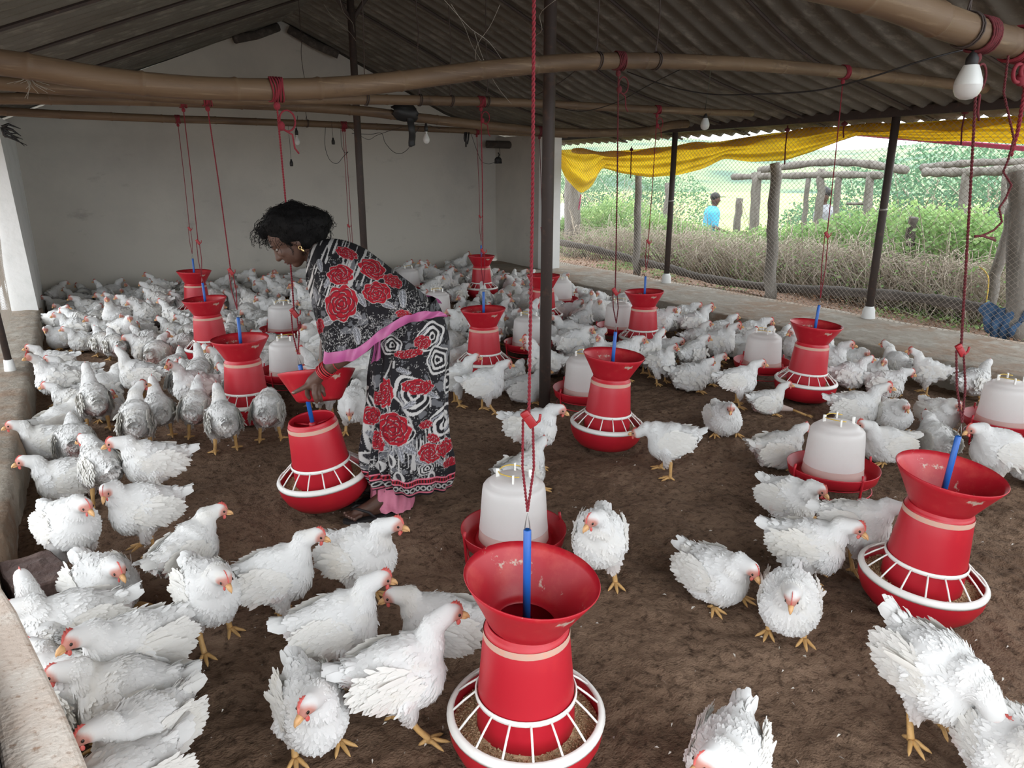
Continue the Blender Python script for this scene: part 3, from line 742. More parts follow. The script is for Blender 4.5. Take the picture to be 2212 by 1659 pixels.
# big lashing on the front pole
t = empty('rope_lashing', tuple(pole_at('F', 2.62)[0]), 0, 'thick red rope lashing with a big loose knot on the upper right bamboo pole', 'rope')
mb = MB()
for j in range(8):
    a = np.linspace(0, 2*PI, 22); xo = (j-4)*0.011
    mb.tube(np.stack([xo+0.012*np.sin(a+j), 0.050*np.cos(a), 0.050*np.sin(a)], -1), 0.0058, 6, caps=False)
mb.build('wrap', 'rope', t)
mb = MB(); a = np.linspace(0, 2*PI, 20)
mb.tube(np.stack([-0.03+0.03*np.cos(a), 0.0*a-0.02, -0.085+0.026*np.sin(a)], -1), 0.006, 7)
mb.tube(np.stack([0.0+0.028*np.cos(a), 0.0*a-0.025, -0.078+0.02*np.sin(a)], -1), 0.006, 7)
mb.ell((-0.005, -0.02, -0.10), (0.02, 0.016, 0.022)); mb.build('knot', 'rope', t)
mb = MB(); twisted(mb, [(0.0, -0.02, -0.1), (0.03, -0.02, -0.13), (0.035, -0.02, -0.25), (0.02, -0.02, -0.33)], 0.006, 0.03); mb.build('tail', 'rope', t)

# ================================================================== DRINKERS
def make_drinker():
    t = empty('bell_drinker', (0, 0, 0))
    MB().lathe([(0.0, 0.098), (0.10, 0.098), (0.125, 0.112), (0.145, 0.116), (0.150, 0.100), (0.165, 0.096), (0.190, 0.108), (0.201, 0.150), (0.204, 0.152), (0.2035, 0.146), (0.193, 0.104), (0.166, 0.088), (0.0, 0.088)], 52).build('tray', 'red_plastic', t)
    s = MB()
    for z, rr in ((0.086, 0.170), (0.045, 0.176)):
        a = np.linspace(0, 2*PI, 33); s.tube(np.stack([rr*np.cos(a), rr*np.sin(a), 0*a+z], -1), 0.0035, 6, caps=False)
    s.build('stand_ring', 'red_plastic', t)
    for k in range(4):
        a = k*PI/2+0.5; c, sn = math.cos(a), math.sin(a)
        MB().tube([(0.200*c, 0.200*sn, 0.175), (0.204*c, 0.204*sn, 0.15), (0.198*c, 0.198*sn, 0.08), (0.192*c, 0.192*sn, 0.0)], 0.0055, 8).build('leg', 'red_plastic', t)
    j = MB().lathe([(0.132, 0.158), (0.128, 0.20), (0.125, 0.25), (0.121, 0.305), (0.118, 0.325), (0.110, 0.336), (0.095, 0.342), (0.094, 0.348), (0.080, 0.358), (0.045, 0.366), (0.0, 0.368)], 48).build('jar', 'jar', t)
    MB().lathe([(0.134, 0.108), (0.136, 0.112), (0.133, 0.140), (0.1325, 0.158)], 48).build('water_band', 'jar_water', j)
    l = MB()
    for k in range(4):
        a = k*PI/2; l.box((0.062*math.cos(a), 0.062*math.sin(a), 0.374), (0.014, 0.008, 0.040), rotm('z', a))
    lo = l.build('lug', 'white_plastic', t); lo.modifiers.new('b', 'BEVEL').width = 0.002
    a = np.linspace(-0.4, PI+0.4, 18); MB().tube(np.stack([0.058*np.cos(a), 0.058*np.sin(a), 0.385+0.002*np.sin(3*a)], -1), 0.0024, 6).build('handle', 'yellow_wire', t)
    return t
drink0 = make_drinker()
DRINK = [
 (2.90, 1.89, 'white bell drinker behind the large right feeder with resting hens on both sides'),
 (1.29, 2.13, 'white bell drinker with yellow handle wire right behind the nearest feeder'),
 (4.34, 1.84, 'white bell drinker in a red tray cut by the right edge of the picture'),
 (4.21, 3.42, 'white bell drinker beside the left of the feeder that stands before the right curb'),
 (2.67, 3.53, 'white bell drinker half hidden behind the feeder right of the tall black post'),
 (3.07, 4.84, 'white bell drinker left of the tall black post among the crowded hens'),
 (4.55, 6.52, 'white bell drinker directly behind the tall black post and its neighbouring feeder'),
 (4.14, 4.99, 'white bell drinker behind the left side of the feeder below the yellow sheet'),
 (1.48, 6.42, 'white bell drinker further back of those seen left of the rope at the woman'),
 (1.16, 4.96, 'white bell drinker just above the hand of the woman, between two feeders'),
 (3.48, 8.25, 'white bell drinker furthest back, above the lower back of the woman'),
 (2.98, 6.38, 'white bell drinker right behind the hip of the woman'),
]
dc = tree_cache(drink0)
for i, (x, y, lb) in enumerate(DRINK):
    o = drink0 if i == 0 else copy_tree(drink0, dc)
    o.location = (x, y, 0.0); o.rotation_euler = (RNG.uniform(-0.02, 0.02), RNG.uniform(-0.02, 0.02), RNG.uniform(0, 1.5)); tag(o, lb, 'drinker', 'white bell drinkers')
    PANS.append((x, y, 0.22))

# ================================================================== BULBS, CABLES, RAGS
def led_bulb(px, py, Y, scale, label):
    P = onp(px, py, 1, Y); t = empty('light_bulb', tuple(P), 0, label, 'light bulb')
    MB().lathe([(r*scale*1.3, z*scale) for r, z in [(0.0, -0.052), (0.014, -0.049), (0.024, -0.040), (0.030, -0.024), (0.031, -0.008)]], 24).build('dome', 'bulb', t)
    MB().lathe([(r*scale*1.3, z*scale) for r, z in [(0.031, -0.008), (0.029, 0.008), (0.022, 0.034), (0.0165, 0.050)]], 24).build('body', 'bulb_body', t)
    MB().lathe([(r*scale, z*scale) for r, z in [(0.0165, 0.050), (0.018, 0.054), (0.018, 0.070), (0.012, 0.080), (0.006, 0.092), (0.0, 0.094)]], 16).build('socket', 'black', t)
    return t, P
led_bulb(2092, 178, 1.27, 0.95, 'large white light bulb hanging from the front pole at the upper right')
led_bulb(1523, 268, 4.53, 0.90, 'small white light bulb hanging above the yellow sheet, between two mesh-wall posts')
def glass_bulb(px, py, Y, label, glass=True):
    P = onp(px, py, 1, Y); t = empty('light_bulb' if glass else 'bulb_socket', tuple(P), 0, label, 'light bulb' if glass else 'bulb socket')
    if glass: MB().lathe([(0.0, -0.040), (0.015, -0.037), (0.026, -0.022), (0.029, -0.006), (0.024, 0.014), (0.014, 0.032), (0.012, 0.042)], 20).build('globe', 'bulb', t)
    if glass: MB().lathe([(0.013, 0.040), (0.013, 0.062)], 14).build('screw_cap', 'grey_metal', t)
    MB().lathe([(0.0, 0.058), (0.016, 0.060), (0.018, 0.085), (0.014, 0.105), (0.010, 0.108), (0.009, 0.125), (0.0, 0.128)], 14).build('socket', 'black', t)
    return P
def hang(name, pts, r, m, label, cat='wire', group=None):
    o0 = np.array(pts[0]); P = smooth_path([np.array(p)-o0 for p in pts], max(8, 6*len(pts)))
    o = MB().tube(P, r, 5).build(name, m, None, loc=tuple(o0)); return tag(o, label, cat, group)
b1 = glass_bulb(642, 305, 7.8, 'clear light bulb left of the forked post, just above the head of the woman')
b2 = glass_bulb(921, 300, 5.95, 'clear light bulb hanging beside the black rag')
s1 = glass_bulb(631, 372, 7.7, 'empty black socket dangling low on a thin wire above the head of the woman', False)
s2 = glass_bulb(721, 325, 7.7, 'empty black socket dangling near the looped cable', False)
hang('lamp_wire', [onp(643, 250, 1, 7.8), b1+np.array([0, 0, 0.12])], 0.003, 'black', 'short black wire of the clear bulb above the woman')
hang('lamp_wire', [onp(917, 262, 1, 5.95), b2+np.array([0, 0, 0.12])], 0.003, 'black', 'short black wire of the clear bulb beside the rag')
hang('lamp_wire', [onp(622, 270, 1, 7.78), onp(626, 310, 1, 7.7), s1+np.array([0, 0, 0.12])], 0.002, 'black', 'long thin wire of the low dangling socket')
hang('lamp_wire', [onp(716, 262, 1, 7.78), s2+np.array([0, 0, 0.12])], 0.002, 'black', 'thin wire of the socket near the looped cable')
hang('lamp_wire', [onp(1536, 118, 1, 2.95), onp(1533, 170, 1, 3.5), onp(1526, 220, 1, 4.4), onp(1523, 238, 1, 4.53)], 0.003, 'black', 'black wire leading to the small bulb above the yellow sheet')
hang('lamp_wire', [onp(2107, 85, 1, 1.27), onp(2108, 120, 1, 1.27)], 0.004, 'black', 'short black wire of the large bulb in the upper right')
hang('power_cable', [onp(1355, 155, 1, 2.95), onp(1440, 185, 1, 2.6), onp(1530, 203, 1, 2.3), onp(1620, 204, 1, 2.0), onp(1760, 196, 1, 1.7), onp(1870, 170, 1, 1.5), onp(1990, 132, 1, 1.35), onp(2080, 108, 1, 1.27)], 0.0028, 'black', 'long sagging black cable strung toward the large bulb')
hang('power_cable', [onp(1200, 232, 1, 4.5), onp(1260, 240, 1, 4.3), onp(1330, 222, 1, 4.0), onp(1400, 185, 1, 3.5), onp(1470, 150, 1, 3.0)], 0.0028, 'black', 'black cable curving behind the tall post up to the second pole')
hang('power_cable', [onp(1142, 215, 1, 4.5), onp(1170, 200, 1, 4.4), onp(1210, 178, 1, 4.0), onp(1242, 154, 1, 3.4)], 0.003, 'rusty_wire', 'short kinked wire crossing the tall black post')
hang('power_cable', [onp(703, 275, 1, 7.7), onp(702, 315, 1, 7.7), onp(712, 345, 1, 7.7), onp(728, 353, 1, 7.7), onp(742, 338, 1, 7.7), onp(752, 328, 1, 7.7), onp(745, 330, 1, 7.7), onp(738, 315, 1, 7.7), onp(736, 280, 1, 7.7)], 0.0028, 'black', 'looped black cable hanging left of the forked post')
hang('power_cable', [onp(760, 288, 1, 7.7), onp(800, 290, 1, 7.6), onp(824, 288, 1, 7.5), onp(832, 308, 1, 7.5), onp(850, 328, 1, 7.4), onp(868, 331, 1, 7.3), onp(884, 318, 1, 7.0), onp(890, 300, 1, 6.5), onp(905, 275, 1, 6.0)], 0.0028, 'black', 'slack black cable looping right of the forked post to the black rag')
hang('power_cable', [onp(740, 262, 1, 7.6), onp(790, 300, 1, 7.5), onp(815, 292, 1, 7.4), onp(850, 280, 1, 7.0), onp(905, 268, 1, 6.5), onp(950, 278, 1, 6.0)], 0.0022, 'black', 'thin tangled cable under the last poles')
hang('power_cable', [onp(1018, 290, 1, 7.8), onp(1030, 325, 1, 7.8), onp(1040, 348, 1, 7.9), onp(1055, 354, 1, 8.2), onp(1068, 350, 1, 8.5), onp(1080, 338, 1, 8.9), onp(1078, 318, 1, 9.3)], 0.003, 'black', 'slack cable running to the black plug box in the far corner')
# black plug box on the cable
P = onp(1076, 346, 1, 9.0); t = empty('plug_box', tuple(P), 0, 'small dark plug box hanging in the far right corner of the end wall', 'plug box')
m_ = MB(); m_.ell((0, 0, 0), (0.055, 0.035, 0.045)); m_.box((0.0, 0, -0.03), (0.09, 0.05, 0.03)); m_.build('case', 'black', t)
MB().tube([(0, 0, 0.04), (0.02, 0, 0.07), (0.0, 0, 0.10)], 0.009, 8).build('plug', 'black', t)
# roof hangers: kinked wires from the sheets to the poles
def roof_z(x):
    pr = RIGHT_PROFILE if x > 2.55 else LEFT_PROFILE
    xs = [p[0] for p in pr]; zs = [p[1] for p in pr]
    if x <= 2.55: xs, zs = xs[::-1], zs[::-1]
    return float(np.interp(x, xs, zs))
for (px, pk, lb) in [(1290, 'A', 'kinked hanger wire holding the second pole right of the tall post'), (1417, 'A', 'kinked hanger wire near the knot of the second pole'), (907, 'B', 'kinked hanger wire above the black rag'), (975, 'B', 'kinked hanger wire left of the cobweb'), (1052, 'B', 'kinked hanger wire beside the red knot of the third pole'), (663, 'D', 'thin vertical wire in front of the gable'), (792, 'B', 'thin kinked wire right of the forked post'), (2088, 'F', 'twisted hanger wire of the front pole at the top right')]:
    Y0 = {'A': 2.95, 'B': 4.53, 'D': 7.8, 'F': 1.27}[pk]
    P0 = onp(px, {'A': 130, 'B': 218, 'D': 258, 'F': 60}[pk], 1, Y0); pt, pr = pole_at(pk, P0[0])
    zt = roof_z(pt[0])-0.02; n = 9
    pts = [pt+np.array([RNG.uniform(-0.009, 0.009)*(0 < k < n), RNG.uniform(-0.006, 0.006), pr+(zt-pt[2]-pr)*k/n]) for k in range(n+1)]
    t = empty('hanger_wire', tuple(pt), 0, lb, 'wire', 'hanger wires of the poles')
    MB().tube(smooth_path([p-pt for p in pts], 50), 0.0032, 5).build('strand', 'rusty_wire', t)
    mb = MB()
    for j in (-1, 1):
        a = np.linspace(0, 2*PI, 16); mb.tube(np.stack([j*0.006+0.004*np.sin(a), (pr+0.004)*np.cos(a), (pr+0.004)*np.sin(a)], -1), 0.003, 5, caps=False)
    mb.tube([(-0.012, 0, pr+0.004), (-0.004, 0, pr+0.03), (0.002, 0, pr+0.035)], 0.003, 5); mb.build('loop', 'rusty_wire', t)
# cobweb strands under the roof
mb = MB()
for (a, b, ya, yb) in [((960, 0), (1110, 170), 3.2, 3.4), ((1080, 10), (1030, 145), 3.4, 3.6), ((1025, 70), (1105, 225), 3.6, 4.0), ((1200, 0), (1145, 82), 3.2, 3.5), ((700, 10), (770, 90), 6.0, 6.6), ((735, 0), (765, 70), 6.0, 6.6), ((975, 10), (1045, 140), 3.4, 4.0)]:
    A = onp(*a, 1, ya); B = onp(*b, 1, yb)
    mb.tube(smooth_path([A, (A*2+B)/3+RNG.normal(size=3)*0.02, (A+B*2)/3+RNG.normal(size=3)*0.02, B], 12), 0.0015, 4)
tag(mb.build('cobweb', 'cobweb'), 'dusty cobweb strands hanging from the roof above the second pole', 'cobweb', kind='stuff')
# grass tuft hanging at left pole
P = onp(62, 165, 1, 3.4); mb = MB()
for k in range(14):
    d = 0.55*np.array([RNG.normal()*0.03, RNG.normal()*0.02, -0.02-abs(RNG.normal())*0.03]); q = d*[1.6, 1, 1]+np.array([RNG.normal()*0.02, 0, 0])
    mb.tube([np.zeros(3), d, d+q*0.8], 0.0009, 4)
o = mb.build('dry_grass_wisp', 'cobweb', loc=tuple(P)); tag(o, 'wisp of dry grass stuck to the pole at the upper left', 'grass')
# black rag over pole C
def rag(name, pts_top, drop, m, label, Y, thick=0.02):
    pass
t = None
V = []
cols = [(845, 232, 246), (858, 226, 258), (872, 225, 262), (884, 226, 262), (892, 228, 262), (897, 236, 262)]
mb = MB()
Q = []
for (px, a, b) in cols:
    top = onp(px, a, 1, 5.93); bot = onp(px, b, 1, 5.93); col = []
    for k in range(9):
        t_ = k/8; p = top*(1-t_)+bot*t_; p[1] -= 0.055*math.sin(t_*PI)+0.01*RNG.normal(); col.append(p)
    Q.append(col)
mb.grid(np.array(Q))
Q = []
for (px, a, b) in [(884, 240, 316), (889, 240, 318), (894, 238, 316), (898, 242, 314)]:
    top = onp(px-6, a, 1, 5.88); bot = onp(px, b, 1, 5.90); Q.append([top*(1-k/10)+bot*k/10+np.array([0.006*math.sin(k), 0.02*math.sin(k*0.9), 0]) for k in range(11)])
mb.grid(np.array(Q))
o = mb.build('black_rag', 'black'); tag(o, 'black rag draped over a bamboo pole with one long strip hanging down', 'rag')
o.modifiers.new('s', 'SOLIDIFY').thickness = 0.008
mb = MB()
for dx, l in ((0, 0.13), (0.03, 0.10), (-0.02, 0.07)):
    P = onp(1008, 292, 1, 7.78); mb.tube([P+np.array([dx, 0, 0.04]), P+np.array([dx-0.01, 0, -l*0.5]), P+np.array([dx*0.5-0.01, 0, -l])], 0.010, 6)
o = mb.build('black_rag', 'black'); tag(o, 'small knotted dark rag strip tied to the furthest pole', 'rag')
mb = MB()
P0 = onp(5, 275, 1, 6.5)
for k in range(7): mb.tube([P0, P0+np.array([0.03+0.02*RNG.normal(), 0, -0.03+0.03*RNG.normal()]), P0+np.array([0.10+0.03*RNG.normal(), 0, -0.05+0.05*RNG.normal()])], [0.014, 0.01, 0.002], 5)
o = mb.build('black_rag', 'black'); tag(o, 'ragged black scrap hanging at the left edge beside the white wall end', 'rag')

# ================================================================== YELLOW SHEET along the eave (outside the netting)
TX = XP+0.16
TXr = XP+0.16
top_c = [(8.9, 1.83)]+[(q[1], q[2]) for q in (onp(a, b, 0, TXr) for a, b in [(1210, 320), (1300, 328), (1400, 321), (1455, 316), (1558, 306), (1657, 288), (1767, 268), (1943, 246), (2006, 237), (2150, 236)])]+[(1.5, 1.90)]
top_c = [(y, min(z, 1.905)) for y, z in top_c]
bot_c = [(q[1], q[2]) for q in (onp(a, b, 0, TXr) for a, b in [(1199, 326), (1225, 385), (1255, 419), (1280, 402), (1297, 362), (1340, 374), (1400, 383), (1460, 379), (1520, 364), (1562, 342), (1620, 350), (1700, 347), (1765, 326), (1850, 292), (1935, 298), (2000, 305), (2100, 305), (2215, 312)])]+[(1.5, 1.70)]
ys = np.linspace(bot_c[0][0], 1.5, 340)
def interp_c(c, y): a = np.array(c)[::-1]; return np.interp(y, a[:, 0], a[:, 1])
def sm(v, k=7):
    p = np.pad(v, k, mode='edge'); return np.convolve(p, np.ones(2*k+1)/(2*k+1), 'valid')
zt = sm(interp_c(top_c, ys), 6); zb = sm(interp_c(bot_c, ys), 3)
v = np.linspace(0, 1, 44)
Y = np.repeat(ys[:, None], len(v), 1); Z = zt[:, None]*(1-v)+zb[:, None]*v
X = TX+0.05*np.sin(v*PI)[None]*(0.5+fbm(ys*1.5, ys*0, 3)[:, None])+0.030*np.sin(v*9+ys[:, None]*1.6)+0.020*np.sin(v*21-ys[:, None]*2.3)+0.03*(fbm(Y*5, v[None]*5, 8)-0.5)
mb = MB().grid(np.stack([X, Y, Z], -1))
# a roll gathered above it
roll = MB()
P = [(TX+0.01, y, interp_c(top_c, y)-0.03+0.015*math.sin(y*3.1)) for y in np.linspace(8.9, 1.5, 70)]
t = empty('yellow_sheet', (TX, 5.0, 1.8), 0, 'long yellow plastic sheet gathered in swags outside the mesh wall under the eave', 'plastic sheet')
o = mb.build('swag', 'tarp', t, loc=(-TX, -5.0, -1.8))
o = roll.tube(P, [0.032+0.012*math.sin(i*0.9) for i in range(70)], 8).build('rolled_edge', 'tarp', t, loc=(-TX, -5.0, -1.8))
mb = MB()
for (y, z, l) in [(7.42, 1.78, 0.35), (5.05, 1.90, 0.33), (3.35, 1.95, 0.25), (4.42, 1.92, 0.12)]:
    mb.tube([(XP+0.02, y, z+0.04), (XP+0.03, y+0.01, z-l*0.5), (XP+0.02, y-0.01, z-l)], 0.007, 6); mb.ell((XP+0.02, y, z), (0.02, 0.03, 0.02))
for i, y in enumerate((7.9,)): pass
mb.build('tie', 'dark_rope', t, loc=(-TX, -5.0, -1.8))
# pink strip hanging under the corner of the sheet
P = onp(1255, 420, 0, TX); o = MB().tube([(0, 0, 0), (0.0, 0.02, -0.1), (0, 0.05, -0.22)], 0.011, 6).build('pink_strip', 'pink', loc=tuple(P)); tag(o, 'pink cloth strip hanging below the left corner of the yellow sheet', 'cloth strip')
A = onp(1800, 285, 0, 6.9); B = onp(2225, 322, 0, 6.6)
o = MB().tube([A, (A+B)/2, B], 0.020, 8).build('pink_hose', 'pink'); tag(o, 'pink hose stretched outside under the yellow sheet at the right', 'hose')

# ================================================================== HENS
def blades(P, D, N, L, W, lift, curl, C):
    """feather blades: roots P, directions D (tangent), normals N, lengths L, widths W, lift, colours C -> verts, faces, cols"""
    k = len(P)
    D = D-N*np.sum(D*N, 1)[:, None]; D /= np.linalg.norm(D, axis=1)[:, None]+1e-9
    S = np.cross(N, D)
    ts = np.array([0.0, 0.35, 0.72, 1.0]); ws = np.array([0.60, 1.0, 0.98, 0.46])
    V = np.zeros((k, 4, 3, 3))
    for i, (t, w) in enumerate(zip(ts, ws)):
        h = (lift*t-curl*t*t)*L-0.0002-0.0060*(1-t)**1.5
        c = P+D*(L*t)[:, None]+N*h[:, None]
        for j, s in enumerate((-1, 0, 1)):
            V[:, i, j] = c+S*(s*w*W/2)[:, None]+N*((0.10*W*(1-abs(s))-0.03*W))[:, None]
    f = np.array([[i*3+j, i*3+j+1, (i+1)*3+j+1, (i+1)*3+j] for i in range(3) for j in range(2)])
    F = (f[None]+(np.arange(k)*12)[:, None, None]).reshape(-1, 4)
    return V.reshape(-1, 3), F, np.repeat(C, 12, 0)

def fine_blades(P, D, N, L, W, lift, C):
    k = len(P)
    D = D-N*np.sum(D*N, 1)[:, None]; D /= np.linalg.norm(D, axis=1)[:, None]+1e-9
    S = np.cross(N, D); V = np.zeros((k, 7, 3))
    P = P-N*0.0006; h0 = P-N*0.0016; mid = P+D*(L*0.5)[:, None]+N*(lift*L*0.6)[:, None]; tip = P+D*L[:, None]+N*(lift*L)[:, None]
    w = (W/2)[:, None]
    V[:, 0] = h0-S*w*0.6; V[:, 1] = h0+S*w*0.6; V[:, 2] = mid-S*w-N*w*0.25; V[:, 3] = mid+S*w-N*w*0.25
    V[:, 4] = tip-S*w*0.55-N*w*0.15; V[:, 5] = tip+S*w*0.55-N*w*0.15; V[:, 6] = tip+D*(L*0.14)[:, None]
    q = np.array([[0, 1, 3, 2], [2, 3, 5, 4]]); t3 = np.array([[4, 5, 6]])
    off = (np.arange(k)*7)[:, None, None]
    return V.reshape(-1, 3), (q[None]+off).reshape(-1, 4).tolist()+(t3[None]+off).reshape(-1, 3).tolist(), np.repeat(C, 7, 0)

def spine_info(p, S, R):
    """nearest param on polyline S (m,3) for points p; returns param, tangent (head->tail)"""
    best = np.full(len(p), 1e9); par = np.zeros(len(p)); tan = np.zeros((len(p), 3))
    for i in range(len(S)-1):
        d = S[i+1]-S[i]; L2 = d@d; t = np.clip(((p-S[i])@d)/L2, 0, 1)
        q = S[i]+t[:, None]*d; r = R[i]+(R[i+1]-R[i])*t
        ds = np.linalg.norm(p-q, axis=1)/r
        m = ds < best; best[m] = ds[m]; par[m] = i+t[m]; tan[m] = d/math.sqrt(L2)
    return par, tan

HEN = {}
def hen_parts(pose, neck, yaw, pitch, seed, lod=1.0):
    """pose: 'stand','sit','step'; neck 0 (tucked)..1 (stretched up), -1 = reaching down; yaw: head turn; pitch: head down angle"""
    key = (pose, neck, yaw, pitch, seed, lod)
    if key in HEN: return HEN[key]
    rng = np.random.default_rng(seed*17+3)
    bz = {'stand': 0.178, 'step': 0.178, 'sit': 0.090, 'low': 0.120}[pose]
    tilt = {'stand': 0.14, 'step': 0.10, 'sit': 0.05, 'low': 0.08}[pose]
    if neck < -0.5: tilt = -0.12
    Ry = rotm('y', -tilt)
    B = lambda x, y, z: np.array([0, 0, bz])+Ry@np.array([x, y, z])
    mb = MB()
    fat = 1.0+0.06*rng.normal()
    wide = 1.10 if pose == 'sit' else 1.0
    mb.ell(B(0.0, 0, 0.002), (0.104, 0.084*fat*wide, 0.088*fat), Ry, 24, 16)
    mb.ell(B(0.050, 0, -0.010), (0.076, 0.080*fat*wide, 0.082), Ry, 24, 16)
    mb.ell(B(-0.066, 0, 0.008), (0.064, 0.068*fat, 0.066), Ry)
    mb.ell(B(-0.108, 0, 0.030), (0.040, 0.040, 0.036), Ry)
    if pose == 'sit':
        mb.ell(B(0, 0, -0.040), (0.115, 0.094*fat, 0.048), Ry, 20, 12)
    # thighs
    for s in (-1, 1):
        if pose != 'sit':
            z0 = bz-0.03
            mb.cap((0.005, s*0.046, z0), (0.022-0.012*(s > 0 and pose == 'step'), s*0.046, max(bz-0.100, 0.05)), 0.046, 0.019)
        mb.ell(B(-0.005, s*0.048, -0.035), (0.055, 0.034, 0.040), Ry)
    # neck and head
    nb = B(0.085, 0, 0.045)
    up = max(neck, 0.0)
    if neck >= 0:
        dirh = np.array([math.cos(yaw), math.sin(yaw), 0])
        hd = nb+np.array([0.022+0.018*(1-up), 0, 0.036+0.066*up])+dirh*(0.030+0.012*up)
        mid = nb*0.45+hd*0.55+np.array([-0.008, 0, 0.012])-dirh*0.012
    else:
        dirh = np.array([math.cos(yaw), math.sin(yaw), 0])
        hd = np.array([0.185, 0.05*math.sin(yaw), bz+0.02+0.10*(neck+0.5)*2])
        mid = nb*0.5+hd*0.5+np.array([0.0, 0, 0.022])
    mb.chain([nb-np.array([0.035, 0, 0.018]), nb, mid, hd], [0.068, 0.052-0.006*up, 0.034-0.004*up, 0.0242])
    fwd = np.array([math.cos(yaw)*math.cos(pitch), math.sin(yaw)*math.cos(pitch), -math.sin(pitch)])
    side = np.array([-math.sin(yaw), math.cos(yaw), 0]); upv = np.cross(fwd, side)
    HR = np.stack([fwd, side, upv], 1)
    mb.ell(hd+HR@np.array([0.004, 0, 0.003]), (0.0285, 0.0215, 0.0235), HR)
    mb.ell(hd+HR@np.array([0.022, 0, -0.003]), (0.016, 0.0135, 0.0145), HR)
    vox = 0.0062 if lod > 0.6 else 0.009
    me = remesh(mb, vox, 5, 0.5)
    n = len(me.vertices); co = np.zeros(n*3); me.vertices.foreach_get('co', co); co = co.reshape(-1, 3)
    # gentle lumps under the plumage
    no = np.zeros(n*3); me.vertices.foreach_get('normal', no); no = no.reshape(-1, 3)
    co = co+no*(0.011*(fbm(co[:, 0]*20+seed, co[:, 2]*24+co[:, 1]*17, seed)-0.47)*np.clip(np.linalg.norm(co-hd, axis=1)/0.06-0.5, 0, 1))[:, None]
    if pose == 'sit': co[:, 2] = np.where(co[:, 2] < 0.006, 0.006, co[:, 2])
    me.vertices.foreach_set('co', co.ravel()); me.update()
    pinkc = hd+HR@np.array([0.024, 0, -0.001])
    dface = np.linalg.norm((co-pinkc)@HR/np.array([0.026, 0.026, 0.0195]), axis=1)
    white = np.array([0.80, 0.795, 0.78]); cream = np.array([0.76, 0.69, 0.56]); pink = np.array([0.62, 0.29, 0.235]); dirty = np.array([0.50, 0.33, 0.27]); rose = np.array([0.62, 0.36, 0.32])
    rear = B(-0.11, 0, -0.03)
    bare = rng.random() < 0.45
    def tint(p, amp):
        c = np.tile(white, (len(p), 1))
        f = np.clip((fbm(p[:, 0]*16+seed*3, p[:, 2]*16+p[:, 1]*11, seed+2)-0.5)*3, 0, 1)[:, None]*0.30
        c = c*(1-f)+cream*f
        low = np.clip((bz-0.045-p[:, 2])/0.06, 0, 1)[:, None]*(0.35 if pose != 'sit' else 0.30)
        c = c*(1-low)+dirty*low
        d = np.linalg.norm(p-rear, axis=1)
        m = np.clip((0.088-d)/0.04, 0, 1)*np.clip((fbm(p[:, 0]*30, p[:, 1]*30+p[:, 2]*25, seed+7)-0.36)*5, 0, 1)*(0.90 if bare else 0.30)
        c = c*(1-m[:, None])+(rose*0.85 if bare else dirty*0.9)*m[:, None]
        w = np.exp(-(((p[:, 0]+0.01)/0.05)**2+((p[:, 2]-bz+0.035)/0.02)**2))*(0.35 if bare else 0.08)*np.clip((fbm(p[:, 0]*40, p[:, 2]*40, seed+9)-0.4)*5, 0, 1)
        c = c*(1-w[:, None])+rose*w[:, None]
        return c*(1+amp*(rng.random((len(p), 1))-0.5))
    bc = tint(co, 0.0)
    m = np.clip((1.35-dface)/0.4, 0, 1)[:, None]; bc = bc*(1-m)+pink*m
    # feather roots on faces
    nf = len(me.polygons); ar = np.zeros(nf); me.polygons.foreach_get('area', ar)
    ce = np.zeros(nf*3); me.polygons.foreach_get('center', ce); ce = ce.reshape(-1, 3)
    fn = np.zeros(nf*3); me.polygons.foreach_get('normal', fn); fn = fn.reshape(-1, 3)
    S = np.array([hd, mid, nb, B(0.03, 0, 0.0), B(-0.07, 0, 0.01), B(-0.15, 0, 0.05)]); Rr = [0.022, 0.031, 0.05, 0.085, 0.068, 0.04]
    par, tan = spine_info(ce, S, Rr)
    neckish = np.clip(2.1-par, 0, 1)
    w = ar*(1+2.2*neckish)
    dfc = np.linalg.norm((ce-pinkc)@HR/np.array([0.024, 0.026, 0.0185]), axis=1)
    w[dfc < 1.25] = 0; w[par < 0.45] = 0
    w[ce[:, 2] < (0.012 if pose == 'sit' else 0.055)] = 0
    K = int(2600*lod) if lod < 0.9 else 7500
    idx = rng.choice(nf, K, p=w/w.sum())
    P = ce[idx]+rng.normal(size=(K, 3))*0.0015; N = fn[idx]+rng.normal(size=(K, 3))*0.05; N /= np.linalg.norm(N, axis=1)[:, None]
    D = tan[idx]+rng.normal(size=(K, 3))*0.16; pr = par[idx]
    belly = np.clip(-N[:, 2], 0, 1)*(pr > 2); D[:, 2] -= 0.3*(np.abs(N[:, 2]) < 0.7)*(pr > 2)
    L = np.interp(pr, [0, 0.4, 1.2, 2, 3, 4, 5], [0.005, 0.007, 0.012, 0.016, 0.021, 0.024, 0.032])*rng.uniform(0.75, 1.25, K)
    W = L*np.interp(pr, [0, 2, 5], [0.7, 0.80, 0.6])
    lift = np.interp(pr, [0, 1, 3, 4, 5], [0.01, 0.015, 0.015, 0.04, 0.16])*rng.uniform(-2.2, 1.5, K)+(rng.random(K) < 0.02)*0.20
    fl = (1/math.sqrt(lod))
    al = np.abs(np.sum(tan[idx]*fn[idx], 1)); D[:, 2] -= np.clip(al-0.55, 0, 1)*3.0; lift = lift*(1-0.7*al)
